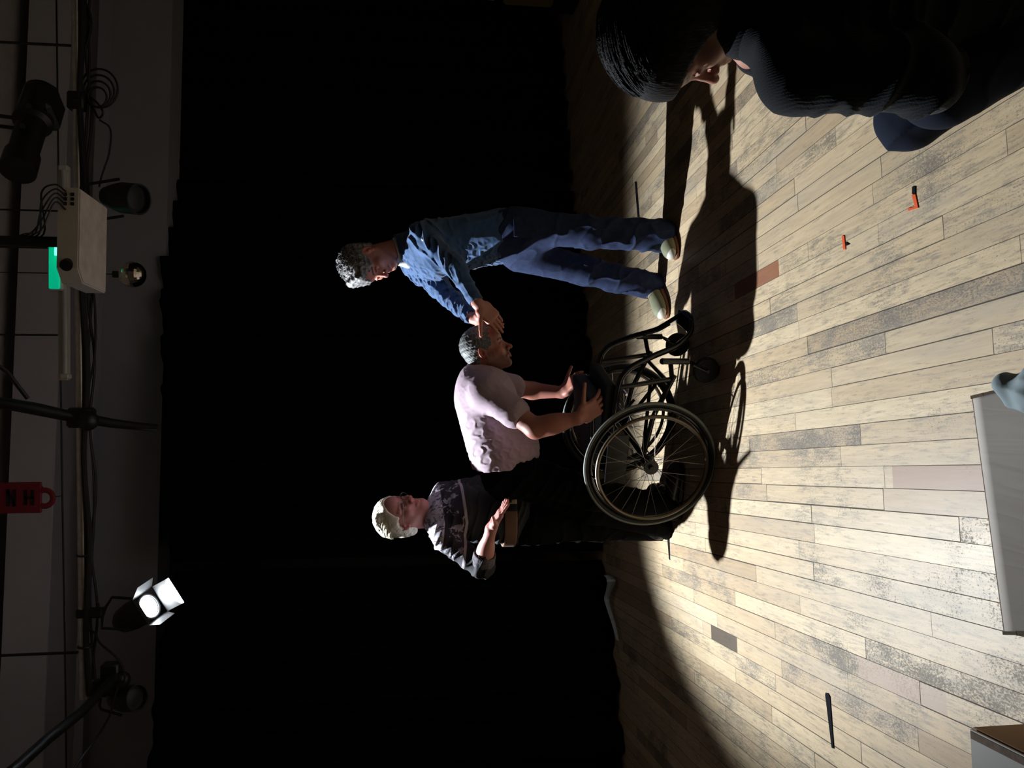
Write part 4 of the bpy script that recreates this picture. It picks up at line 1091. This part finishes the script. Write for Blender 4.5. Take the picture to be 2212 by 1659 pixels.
# white shirt collar
wsh = mat('white_cotton', (.62, .66, .68), .8, var=.05)
S = SDF(); up1 = nrm(H1.p(-.03, 0, -.06) - nb)
S.cap(nb - up1 * .01, nb + up1 * .038, .074, .068, .01); S.cap(nb - up1 * .06, nb + up1 * .09, .060, .058, .004, 'S'); S.plane(nb + up1 * .042, up1); S.cap(nb + up1 * .03 + fb * .075, nb - up1 * .02 + fb * .09, .018, .03, .02)
V, F = S.mesh(.0035, lambda P: .0025 * wob(P, 60, 5), .004); mk('shirt_collar', V, F, wsh, P1)
# jacket
jk = mat('navy_jacket_cloth', (.038, .084, .190), .75, spec=.2, var=.10, scale=30, bump=.15, bscale=500, sheen=.2)
S = SDF()
S.ecap(hip - UPZ * .0, chest, .170, .178, lf, .72, .05); S.ell(chest + fb * .02, (.13, .17, .13), np.array([fb, lf, UPZ]), .06)
S.cap(nb + UPZ * -.015, shL, .070, .072, .05); S.cap(nb + UPZ * -.015, shR, .070, .070, .05)
S.cap(shL, elL, .070, .061, .035); S.cap(elL, wrL - nrm(wrL - elL) * .012, .060, .043, .02)
S.cap(shR, elR, .068, .060, .035); S.cap(elR, wrR - nrm(wrR - elR) * .012, .058, .043, .02)
S.cap(wrL + nrm(wrL - elL) * .01, wrL + nrm(wrL - elL) * .09, .034, .05, .004, 'S'); S.cap(wrR + nrm(wrR - elR) * .01, wrR + nrm(wrR - elR) * .09, .034, .05, .004, 'S')
S.cap(nb + up1 * .0, nb + up1 * .2, .062, .10, .006, 'S')
S.plane(hip - UPZ * .06, -UPZ)
dA = nrm(elL - shL); dT = nrm(nb - hip)
def dj(P):
    pull = nrm(shL - nb + np.array([0, 0, .3]))
    a = folds(P, nrm(np.cross(dA, (0, 1, 0)) + dA * .15), 78, 21, 1.7, 7, 1.2) * .022
    b = folds(P, (.9, .1, .35), 60, 4, 2.0, 6, 1.3) * .016
    c = folds(P, dA + np.array([.3, 0, .2]), 110, 8, 1.8, 10, 1.5) * .008
    wt = np.clip((P[:, 2] - hip[2]) / .35, 0, 1)
    return a * wt + b * (1 - .4 * wt) + c - .013
V, F = S.mesh(.004, dj, .028); J1 = mk('jacket', V, F, jk, P1)
S = SDF(); S.cap(nb - up1 * .015, nb + up1 * .03, .088, .084, .01); S.cap(nb - up1 * .08, nb + up1 * .09, .073, .071, .004, 'S'); S.plane(nb + up1 * .036, up1)
S.plane(nb + fb * .06, fb - lf * .2)
V, F = S.mesh(.004, lambda P: .003 * wob(P, 40, 2), .004); mk('jacket_collar', V, F, jk, J1)
bd = W(1142, 914, 3.975); MB().ball(bd, .009, 12, 8).build('badge', mat('badge_white', (.7, .75, .75), .3), J1, True)
# jeans
jn = mat('blue_denim', (.024, .034, .078), .85, spec=.15, var=.22, scale=40, bump=.2, bscale=600)
S = SDF(); S.ecap(hip - UPZ * .12, hip + UPZ * .02, .160, .155, lf, .80, .04)
S.cap(hpL, knL, .098, .083, .05); S.cap(knL, anL - UPZ * .01, .083, .086, .03); S.cap(hpR, knR, .098, .080, .05); S.cap(knR, anR - UPZ * .01, .078, .078, .03)
S.plane(anL - UPZ * .035, nrm(anL - knL)) if False else None
def dn(P):
    low = np.clip((.42 - P[:, 2]) / .35, 0, 1)
    return folds(P, (.45, .1, .9), 42, 31, 2.0, 8, 2) * (.004 + .010 * low) + folds(P, (1, .2, .12), 48, 17, 1.0, 5, 2) * .009 - .005
V, F = S.mesh(.004, dn, .016); JN = mk('jeans', V, F, jn, P1)
MB().box(W(1168, 1135, 4.035), (.11, .006, .12), (nrm((.95, .3, 0)), nrm((-.3, .95, 0)), UPZ), .002).build('pocket', jn, JN)
olive = mat('shoe_olive', (.20, .20, .12), .7); brown = mat('shoe_brown', (.20, .07, .03), .6); off = mat('shoe_white', (.62, .58, .50), .5)
shoe(P1, 'sneaker', anL, toL, olive, brown, off, .29); shoe(P1, 'sneaker', anR, toR, olive, brown, off, .29)

# ------------------------------------------------------------------ the bent man gripping the wheelchair
P2 = thing('person', 'person in a dusty pink t-shirt bending forward and gripping the wheelchair with both hands', 'person', (W(600, 1300, 4.0)[0], 4.0, 0), 'people on the stage floor')
H2 = Head(W(902, 1050, 3.97), (.44, -.22, -.86), (.9, 0, .42), 1.02)
nb = W(846, 1034, 3.98); chest = W(792, 1050, 3.98); hip = W(655, 1082, 4.0)
shN, elN, wrN = W(812, 1050, 3.80), W(734, 1156, 3.66), W(756, 1250, 3.585)
shF, elF, wrF = W(830, 1062, 4.16), W(815, 1150, 4.24), W(812, 1216, 4.18)
hpN, knN, anN = W(640, 1125, 3.92), W(590, 1285, 3.92), W(560, 1445, 4.04)
hpF, knF, anF = W(630, 1120, 4.10), W(560, 1275, 4.12), W(520, 1430, 4.22)
toN, toF = G(662, 1476), G(612, 1448)
S = SDF(); H2.add(S, 1.0, 1.12)
S.cap(H2.p(-.03, 0, -.05), nb, .062, .068, .03); S.ecap(hip + (chest - hip) * .1, chest, .11, .155, sid, .72)
S.cap(nb, shN, .055, .055, .03); S.cap(nb, shF, .055, .055, .03)
S.cap(shN, elN, .056, .047, .03); S.cap(elN, wrN, .047, .029, .02); S.ell(elN * .62 + wrN * .38, (.044, .046, .08), np.array([frame(wrN - elN)[0], frame(wrN - elN)[1], nrm(wrN - elN)]), .03)
S.cap(shF, elF, .054, .045, .03); S.cap(elF, wrF, .045, .029, .02)
for a, b, r1, r2 in ((hpN, knN, .08, .055), (knN, anN, .05, .04), (hpF, knF, .08, .055), (knF, anF, .05, .04)): S.cap(a, b, r1, r2, .03)
foot(S, anN, toN - nrm(toN - anN) * .02, .036); foot(S, anF, toF - nrm(toF - anF) * .02, .036)
hd = nrm(W(797, 1314, 3.60) - wrN)
hand(S, wrN + hd * .01, hd, (-.35, -.85, .2), 1 if np.dot(np.cross((-.35, -.85, .2), hd), (.7, 0, .7)) > 0 else -1, (.30, .45, .5, .55), .16, (1.0, .1), 1.05, .12)
hd = nrm(W(838, 1240, 4.12) - wrF)
hand(S, wrF + hd * .0, hd, (-.3, .2, .9), 1, (.35, .4, .4, .45), .12, (.9, .1), 1.0, .1)
body_mesh(S, .004, P2, SKB, H2, beard=.8); H2.eyes(P2)
hm2 = hairmat('hair_cropped', (.03, .03, .03), (.20, .21, .21), .5, (140, 140, 140))
hairshell(H2, .004, [((.088, 0, -.045), (.083, .10, .090), .008), ((.01, .09, -.035), (.03, .03, .04), .01), ((.01, -.09, -.035), (.03, .03, .04), .01)], P2, hm2, .003,
          lambda P: .0015 * wob(P, 240, 3) + .001 * wob(P, 500, 8), .004, lambda S: S.ell(H2.p(-.052, 0, -.02), (.056, .070, .075), H2.ax, .02))
ts = mat('dusty_pink_jersey', (.38, .275, .33), .85, var=.05, scale=30, bump=.1, bscale=700)
S = SDF(); dn_ = nrm(np.cross(sid, nrm(chest - hip))); 
S.ecap(hip - nrm(chest - hip) * .02, chest, .178, .198, sid, .80, .05); S.cap(nb + nrm(hip - nb) * .03, shN, .078, .078, .06); S.cap(nb + nrm(hip - nb) * .03, shF, .078, .078, .06)
smN = shN * .42 + elN * .58; smF = shF * .5 + elF * .5
S.cap(shN, smN, .080, .076, .03); S.cap(shF, smF, .078, .074, .03)
S.cap(smN + nrm(elN - shN) * .085, smN + nrm(elN - shN) * .2, .075, .12, .006, 'S') if False else None
S.plane(hip - nrm(chest - hip) * .005, -nrm(chest - hip) + UPZ * .12)
up2 = nrm(H2.p(-.03, 0, -.05) - nb); S.cap(nb + up2 * .035, nb + up2 * .2, .070, .12, .006, 'S')
S.ball(W(690, 1118, 3.95), .11, .06)
axT = nrm(chest - hip)
def dt(P):
    tpos = (P - hip) @ axT
    w = np.clip((.42 - tpos) / .3, .15, 1)
    return folds(P, axT + .5 * np.cross(axT, sid) * -1 + .25 * sid, 125, 44, 1.2, 8, 1.1) * .0060 * w + folds(P, axT - UPZ * .5, 85, 5, 1.4, 9, 1.4) * .0035 - .004
V, F = S.mesh(.004, dt, .02); TS = mk('t_shirt', V, F, ts, P2)
S = SDF(); S.cap(nb + up2 * .012, nb + up2 * .028, .079, .076, .008); S.cap(nb - up2 * .05, nb + up2 * .1, .068, .067, .003, 'S'); S.plane(nb + up2 * .034, up2); S.plane(nb + up2 * -.0, -up2)
V, F = S.mesh(.0035); mk('neckband', V, F, ts, TS)
bk = mat('black_trouser_cloth', (.0022, .0025, .003), .95, spec=.08, bump=.1, bscale=300)
S = SDF(); S.ecap(hip - axT * .04, hip + axT * .10, .138, .125, sid, .80, .05); S.ball(hip - axT * .04 + UPZ * -.03, .125, .05)
S.cap(hpN, knN, .095, .080, .06); S.cap(knN, anN - UPZ * .03, .078, .066, .03); S.cap(hpF, knF, .100, .080, .06); S.cap(knF, anF - UPZ * .03, .078, .066, .03)
V, F = S.mesh(.005, lambda P: folds(P, (.3, .1, 1), 50, 9, 2, 8, 1.5) * .009 - .004, .012); mk('trousers', V, F, bk, P2)
bsh = mat('black_shoe', (.012, .012, .013), .35)
shoe(P2, 'shoe', anN, toN, bsh, bsh, None, .30); shoe(P2, 'shoe', anF, toF, bsh, bsh, None, .30)

# ------------------------------------------------------------------ the blonde onlooker
P3 = thing('person', 'blonde person in a patterned winter sweater behind the bent man, one palm turned up', 'person', (W(545, 1300, 4.3)[0], 4.3, 0), 'people on the stage floor')
H3 = Head(W(548, 868, 4.2), (.80, -.56, -.05), (-.08, 0, 1), 1.03)
nb = W(545, 935, 4.22); chest = W(548, 985, 4.2); hip = W(548, 1118, 4.26)
f3 = nrm((.82, -.57, 0)); l3 = np.cross(UPZ, f3)
shR, elR, wrR = W(497, 962, 4.07), W(434, 1040, 3.98), W(517, 1061, 3.86)
shL, elL, wrL = W(592, 960, 4.32), W(612, 1060, 4.36), W(628, 1130, 4.28)
hp1, kn1, an1 = W(525, 1140, 4.20), W(520, 1290, 4.26), W(515, 1428, 4.36)
hp2, kn2, an2 = W(568, 1140, 4.32), W(565, 1285, 4.36), W(562, 1415, 4.46)
to1, to2 = G(560, 1452), G(610, 1432)
S = SDF(); H3.add(S, .95, .95)
S.cap(H3.p(-.03, 0, -.06), nb, .054, .062, .03); S.ball(H3.p(.03, 0, -.095), .040, .03)
S.ecap(hip, chest, .155, .15, l3, .68)
for a, b, r1, r2 in ((nb, shR, .045, .045), (nb, shL, .045, .045), (shR, elR, .046, .040), (elR, wrR, .040, .026), (shL, elL, .046, .040), (elL, wrL, .038, .026), (hp1, kn1, .08, .055), (kn1, an1, .05, .038), (hp2, kn2, .08, .055), (kn2, an2, .05, .038)): S.cap(a, b, r1, r2, .03)
S.ell(elR * .6 + wrR * .4, (.040, .040, .07), np.array([frame(wrR - elR)[0], frame(wrR - elR)[1], nrm(wrR - elR)]), .03)
foot(S, an1, to1 - nrm(to1 - an1) * .02, .034); foot(S, an2, to2 - nrm(to2 - an2) * .02, .034)
hd = nrm(W(560, 1087, 3.83) - wrR)
hand(S, wrR + hd * .008, hd, (.30, -.15, -.92), 1 if np.dot(np.cross((.30, -.15, -.92), hd), (.3, -.6, .6)) > 0 else -1, (-.02, .04, .08, .1), .05, (.9, .5), .98, -.05)
hand(S, wrL, nrm(wrL - elL), (.6, .4, 0), 1, (.3, .35, .4, .4), .05, (.6, .2), .95)
body_mesh(S, .004, P3, SKC, H3, brow=(.75, .62, .5)); H3.eyes(P3)
hm3 = hairmat('hair_blonde', (.46, .41, .30), (.95, .90, .76), .4, (320, 40, 320))
hairshell(H3, .016, [((.108, 0, .005), (.100, .088, .090), .012), ((.045, .0, -.07), (.07, .12, .05), .01), ((.035, -.09, -.035), (.060, .050, .060), .012), ((.035, .09, -.035), (.060, .050, .060), .012)], P3, hm3, .0035,
          lambda P: .005 * folds(P, H3.u + .5 * H3.l, 230, 3, 3, 18, 1.0) + .003 * wob(P, 60, 6), .010,
          lambda S: (S.ell(H3.p(-.060, 0, -.015), (.062, .080, .085), H3.ax, .03), S.cap(H3.p(.02, -.05, .12), H3.p(-.08, -.03, .08), .018, .03, .03)))
def strands(Hd, R, n, m, root, seed, th0=.95, th1=2.85, phm=1.35, r=.0013, off=(-.014, 0, .030)):
    rr = random.Random(seed); q = MB()
    for i in range(n):
        ph = rr.uniform(-phm, phm); a0 = th0 + .55 * abs(ph) ** 2 / 1.4 + rr.uniform(0, .5); a1 = th1 - .25 * abs(ph) + rr.uniform(-.5, .25); lift = rr.uniform(.0, .0045); w1 = rr.uniform(0, 6)
        pts = []
        for k in range(9):
            a = a0 + (a1 - a0) * k / 8; s_ = math.sin(a); f_ = 1 + .012 * math.sin(w1 + k)
            pts.append(Hd.p(off[0] + (R[0] + lift) * math.cos(a) * f_, off[1] + (R[1] + lift) * math.sin(ph + .05 * math.sin(w1 + .6 * k)) * s_ * f_, off[2] + (R[2] + lift) * math.cos(ph) * s_ * f_ - .012 * max(0, a - 2.2)))
        q.tube(pts, [r * .5] + [r] * 6 + [r * .7, r * .3], 4)
    q.build('hair_strands', m, root, True)
strands(H3, (.119, .097, .108), 620, hm3, P3, 3)
# glasses
gm = mat('glasses_frame', (.25, .24, .20), .25, metal=.6)
gl_ = thing('glasses', 'thin framed glasses worn by the blonde person', 'glasses', H3.p(.09, 0, 0))
q = MB()
for y in (-1, 1):
    c = H3.p(.097, .033 * y, -.006); q.tube([c + H3.k * (H3.l * .023 * math.cos(a) * (1) + H3.u * .018 * math.sin(a) - H3.f * .004 * abs(math.cos(a))) for a in np.linspace(0, 2 * PI, 25)[:-1]], .0016, 6, closed=True)
q.tube([H3.p(.097, -.010, -.003), H3.p(.100, 0, 0), H3.p(.097, .010, -.003)], .0015, 6); q.build('rim', gm, gl_, True)
for y in (-1, 1): MB().tube([H3.p(.094, .056 * y, -.002), H3.p(.085, .070 * y, 0), H3.p(.03, .082 * y, .002), H3.p(-.015, .084 * y, 0), H3.p(-.025, .084 * y, -.02)], .0015, 6).build('temple', gm, gl_, True)
mg, tg, bg = nt('glasses_lens'); bg.inputs['Transmission Weight'].default_value = 1; bg.inputs['Roughness'].default_value = .03; bg.inputs['IOR'].default_value = 1.02
for y in (-1, 1): MB().lathe(H3.p(.0955, .033 * y, -.006), H3.f, [(0, .019), (.001, .019)], 20).build('lens', mg, gl_)
# sweater: pattern by height
def sweater_mat():
    m, t, b = nt('winter_sweater_knit')
    tc = N(t, 'ShaderNodeTexCoord'); sp = N(t, 'ShaderNodeSeparateXYZ'); t.links.new(tc.outputs['Object'], sp.inputs[0])
    z = math_n(t, 'SUBTRACT', sp.outputs[2], math_n(t, 'MULTIPLY', math_n(t, 'ABSOLUTE', math_n(t, 'SUBTRACT', sp.outputs[0], .02)), .12))
    v = N(t, 'ShaderNodeTexVoronoi', feature='F1', distance='MANHATTAN'); v.inputs['Scale'].default_value = 17; t.links.new(tc.outputs['Object'], v.inputs['Vector'])
    n = N(t, 'ShaderNodeTexNoise'); n.inputs['Scale'].default_value = 34; n.inputs['Detail'].default_value = 3; n.inputs['Distortion'].default_value = 1.5; t.links.new(tc.outputs['Object'], n.inputs['Vector'])
    speck = math_n(t, 'MULTIPLY', math_n(t, 'SUBTRACT', n.outputs[0], .53), 14, None, True)
    yoke = mixc(t, speck, (.52, .49, .55), (.10, .085, .12))
    fig = math_n(t, 'MULTIPLY', math_n(t, 'SUBTRACT', math_n(t, 'ADD', n.outputs[0], math_n(t, 'MULTIPLY', v.outputs['Distance'], -.35)), .34), 16, None, True)
    band = mixc(t, fig, (.020, .017, .026), (.27, .25, .29))
    z1 = W(548, 960, 4.1)[2]; z2 = W(548, 1004, 4.1)[2]; z3 = W(548, 1010, 4.1)[2]
    c = mixc(t, math_n(t, 'GREATER_THAN', z, z1), band, yoke)
    c = mixc(t, math_n(t, 'LESS_THAN', z, z2), c, (.30, .26, .27)); c = mixc(t, math_n(t, 'LESS_THAN', z, z3), c, (.010, .010, .014))
    t.links.new(c, b.inputs['Base Color']); b.inputs['Roughness'].default_value = .9
    w = N(t, 'ShaderNodeTexNoise'); w.inputs['Scale'].default_value = 400; t.links.new(tc.outputs['Object'], w.inputs['Vector'])
    bp = N(t, 'ShaderNodeBump'); bp.inputs['Strength'].default_value = .4; bp.inputs['Distance'].default_value = .002; t.links.new(w.outputs[0], bp.inputs['Height']); t.links.new(bp.outputs[0], b.inputs['Normal'])
    return m
S = SDF(); S.ecap(hip + UPZ * .0, chest, .172, .162, l3, .76, .05); S.cap(nb - UPZ * .015, shR, .062, .062, .05); S.cap(nb - UPZ * .015, shL, .062, .062, .05)
cu = elR * .72 + wrR * .28
S.cap(shR, elR, .064, .058, .03); S.cap(elR, cu, .057, .052, .02); S.cap(shL, elL, .064, .056, .03); S.cap(elL, wrL, .056, .040, .02)
S.ell(chest + f3 * .05 - UPZ * .03, (.10, .14, .07), np.array([f3, l3, UPZ]), .05); S.ell(hip + f3 * .05 + UPZ * .04, (.13, .15, .12), np.array([f3, l3, UPZ]), .05)
S.plane(hip - UPZ * .09, -UPZ); up3 = nrm(H3.p(-.03, 0, -.06) - nb); S.cap(nb + up3 * .025, nb + up3 * .2, .060, .10, .006, 'S')
dS = nrm(elR - shR)
SW = sweater_mat()
V, F = S.mesh(.004, lambda P: folds(P, (.2, .3, 1), 60, 61, 1.8, 8, 1.5) * .009 + folds(P, dS, 80, 6, 2, 12, 1.5) * .008 - .006, .018)
base3 = np.array(P3.location); SWo = mk('sweater', V, F, SW, P3)
# sweater material reads heights relative to the root: root stands on the floor so z is the height itself
S = SDF(); S.cap(cu - nrm(wrR - elR) * .02, cu + nrm(wrR - elR) * .012, .059, .056, .01); S.cap(cu - nrm(wrR - elR) * .1, cu + nrm(wrR - elR) * .1, .046, .046, .003, 'S'); S.plane(cu + nrm(wrR - elR) * .022, wrR - elR)
V, F = S.mesh(.004); mk('cuff', V, F, mat('patterned_cuff', (.10, .085, .10), .9, var=.7, scale=70), SWo)
# waist band with a printed cream patch
mb_, t, b = nt('waist_band_print')
tc = N(t, 'ShaderNodeTexCoord'); sp = N(t, 'ShaderNodeSeparateXYZ'); t.links.new(tc.outputs['Object'], sp.inputs[0])
xa = W(557, 1100, 4.12)[0] - base3[0]; xb_ = W(572, 1100, 4.12)[0] - base3[0]
c = mixc(t, math_n(t, 'GREATER_THAN', sp.outputs[0], xa), (.16, .085, .055), (.010, .010, .013)); c = mixc(t, math_n(t, 'GREATER_THAN', sp.outputs[0], xb_), c, (.50, .42, .30))
for (u0, v0, u1, v1) in ((585, 1086, 588, 1104), (574, 1101, 604, 1104.5), (586, 1108, 589, 1120), (597, 1086, 600, 1096), (592, 1111, 604, 1114)):
    A_, B_ = W(u0, v0, 4.1), W(u1, v1, 4.1)
    mx = math_n(t, 'COMPARE', sp.outputs[0], (A_[0] + B_[0]) / 2 - base3[0], abs(A_[0] - B_[0]) / 2 + .0015); mz = math_n(t, 'COMPARE', sp.outputs[2], (A_[2] + B_[2]) / 2, abs(A_[2] - B_[2]) / 2 + .0015)
    c = mixc(t, math_n(t, 'MULTIPLY', mx, mz), c, (.012, .010, .010))
t.links.new(c, b.inputs['Base Color']); b.inputs['Roughness'].default_value = .8
zt, zl = W(548, 1089, 4.1)[2], W(548, 1117, 4.1)[2]
S = SDF(); S.ecap(hip, hip + UPZ * .2, .186, .182, l3, .80, .05); S.ell(hip + f3 * .05 + UPZ * .04, (.135, .155, .125), np.array([f3, l3, UPZ]), .05); S.plane(np.array([0, 0, zt]), (0, .0, 1)); S.plane(np.array([0, 0, zl]), (0, 0, -1))
V, F = S.mesh(.004); WB = mk('waist_band', V, F, mb_, P3); WB['label'] = 'brown waist band with a cream patch'
S = SDF(); S.ecap(hip - UPZ * .12, hip, .165, .165, l3, .78, .05); S.cap(hp1, kn1, .095, .078, .05); S.cap(kn1, an1 - UPZ * .03, .075, .066, .03); S.cap(hp2, kn2, .095, .078, .05); S.cap(kn2, an2 - UPZ * .03, .075, .066, .03)
V, F = S.mesh(.005, lambda P: folds(P, (.3, .1, 1), 40, 12, 2, 8, 2) * .008 - .004, .012); mk('trousers', V, F, bk, P3)
shoe(P3, 'shoe', an1, to1, bsh, bsh, None, .26); shoe(P3, 'shoe', an2, to2, bsh, bsh, None, .26)

# ------------------------------------------------------------------ the person sitting close on the right
P4 = thing('person', 'dark-haired person in a dark knitted sweater sitting on the floor close on the right', 'person', (W(1620, 2100, 1.45)[0], 1.45, 0))
H4 = Head(W(1590, 1462, 1.52), (-.80, .34, -.50), k=1.0)
nb = W(1622, 1612, 1.47); chest = W(1650, 1800, 1.47); hip = np.array([W(1690, 2150, 1.5)[0], 1.45, .17])
f4 = nrm((-.75, .55, 0)); l4 = np.cross(UPZ, f4)      # l4 is the side nearer the camera
shL, elL, wrL = W(1500, 1725, 1.36), W(1560, 2080, 1.16), W(1440, 2090, 1.50)
shL = W(1500, 1722, 1.38); elL = W(1500, 1985, 1.32)
shR, elR, wrR = W(1600, 1680, 1.66), W(1500, 1800, 1.80), W(1540, 1620, 1.62)
kn, an, hpk = W(1470, 2032, 1.44), np.array([W(1660, 2200, 1.34)[0], 1.30, .09]), np.array([hip[0] - .02, 1.42, .17])
S = SDF(); H4.add(S, 1.0, .95)
S.cap(H4.p(-.03, 0, -.06), nb, .052, .060, .03); S.ecap(hip, chest, .15, .16, l4, .65)
for a, b, r1, r2 in ((nb, shL, .045, .045), (nb, shR, .045, .045), (shL, elL, .045, .04), (elL, elL + np.array([.10, .17, -.08]), .036, .026), (shR, elR, .045, .038), (elR, wrR, .036, .025)): S.cap(a, b, r1, r2, .03)
S.cap(hpk, kn, .075, .055, .04); S.cap(kn, an, .05, .038, .03)
hd = nrm(H4.p(.085, -.02, -.09) - wrR)
hand(S, wrR, hd, (-.35, .75, -.3), 1, (.5, .6, .7, .8), .04, (.6, .2), .92)
hand(S, elL + np.array([.10, .17, -.08]), (-.1, .9, -.3), (0, .2, 1), 1, (.3, .3, .4, .4), .05, (.6, .2), .9)
foot(S, an, an + np.array([-.20, .05, 0]), .035)
body_mesh(S, .0035, P4, skin('skin_close', (.52, .27, .20)), H4, brow=(.15, .12, .1)); H4.eyes(P4)
hm4 = hairmat('hair_dark', (.005, .004, .005), (.018, .014, .015), .7, (260, 260, 30))
hairshell(H4, .024, [((.104, 0, -.050), (.094, .14, .112), .012)], P4, hm4, .0035,
          lambda P: .002 * folds(P, H4.l + .5 * H4.f, 300, 13, 3, 22, 1.2) + .005 * wob(P, 26, 2), .011, low=-.17, extra=
         
          lambda S: (S.ell(H4.p(-.045, 0, -.02), (.085, .095, .10), H4.ax, .03), S.cap(H4.p(-.07, 0, -.02), nb * .8 + H4.p(-.06, 0, -.08) * .2 - f4 * .05, .085, .06, .04)))
strands(H4, (.127, .104, .114), 500, hm4, P4, 8, th0=.8, off=(-.014, 0, .034), r=.0011)
# knitted sweater
m, t, b = nt('dark_knit')
tc = N(t, 'ShaderNodeTexCoord'); mp = N(t, 'ShaderNodeMapping'); mp.inputs['Scale'].default_value = (1, 1, 1); t.links.new(tc.outputs['Object'], mp.inputs[0])
wv = N(t, 'ShaderNodeTexWave'); wv.inputs['Scale'].default_value = 70; wv.inputs['Distortion'].default_value = 4; wv.inputs['Detail'].default_value = 2; t.links.new(mp.outputs[0], wv.inputs['Vector'])
nz = N(t, 'ShaderNodeTexNoise'); nz.inputs['Scale'].default_value = 350; t.links.new(mp.outputs[0], nz.inputs['Vector'])
t.links.new(mixc(t, wv.outputs[1], (.004, .005, .007), (.008, .010, .014)), b.inputs['Base Color']); b.inputs['Roughness'].default_value = .9; b.inputs['Sheen Weight'].default_value = .06
bp = N(t, 'ShaderNodeBump'); bp.inputs['Strength'].default_value = .35; bp.inputs['Distance'].default_value = .0015
t.links.new(math_n(t, 'ADD', wv.outputs[1], nz.outputs[0]), bp.inputs['Height']); t.links.new(bp.outputs[0], b.inputs['Normal'])
b.inputs['Specular IOR Level'].default_value = .15; knit = m
S = SDF(); S.ecap(hip, chest, .190, .175, l4, .74, .05); S.cap(nb - UPZ * .02, shL, .066, .066, .05); S.cap(nb - UPZ * .02, shR, .064, .064, .05)
S.ell(chest - f4 * .03 + UPZ * .02, (.13, .17, .14), np.array([f4, l4, UPZ]), .06)
S.cap(shL, elL, .075, .066, .04); S.cap(elL, elL + np.array([.10, .17, -.08]), .062, .045, .03); S.cap(shR, elR, .066, .060, .04); S.cap(elR, wrR - nrm(wrR - elR) * .02, .056, .042, .02)
up4 = nrm(H4.p(-.03, 0, -.06) - nb); S.cap(nb + up4 * .02, nb + up4 * .2, .060, .09, .006, 'S')
V, F = S.mesh(.0045, lambda P: folds(P, (.35, .2, 1), 50, 71, 2.2, 6, 1.6) * .022 * np.clip((.80 - P[:, 2]) / .3, 0.08, 1) + .004 * wob(P, 18, 4) - .006, .026); SW4 = mk('sweater', V, F, knit, P4)
S = SDF(); S.cap(nb - up4 * .004, nb + up4 * .030, .076, .071, .01); S.cap(nb - up4 * .08, nb + up4 * .1, .064, .062, .003, 'S'); S.plane(nb + up4 * .036, up4)
V, F = S.mesh(.003); mk('ribbed_collar', V, F, knit, SW4)
# dark trousers
S = SDF(); S.cap(hpk, kn, .105, .074, .04); S.cap(kn, an + np.array([.01, 0, .03]), .072, .060, .03); S.ell(hip, (.17, .19, .13), np.array([f4, l4, UPZ]), .06)
S.cap(hip + np.array([-.02, .12, 0]), kn + np.array([.06, .34, -.16]), .10, .075, .04); S.cap(kn + np.array([.06, .34, -.16]), an + np.array([.0, .30, 0]), .072, .058, .03)
S.plane(np.array([0, 0, .02]), (0, 0, -1))
V, F = S.mesh(.004, lambda P: folds(P, (.6, .2, .6), 44, 3, 2, 7, 2.0) * .007 - .003, .012); mk('trousers', V, F, mat('navy_trousers', (.008, .012, .026), .9, spec=.15), P4)
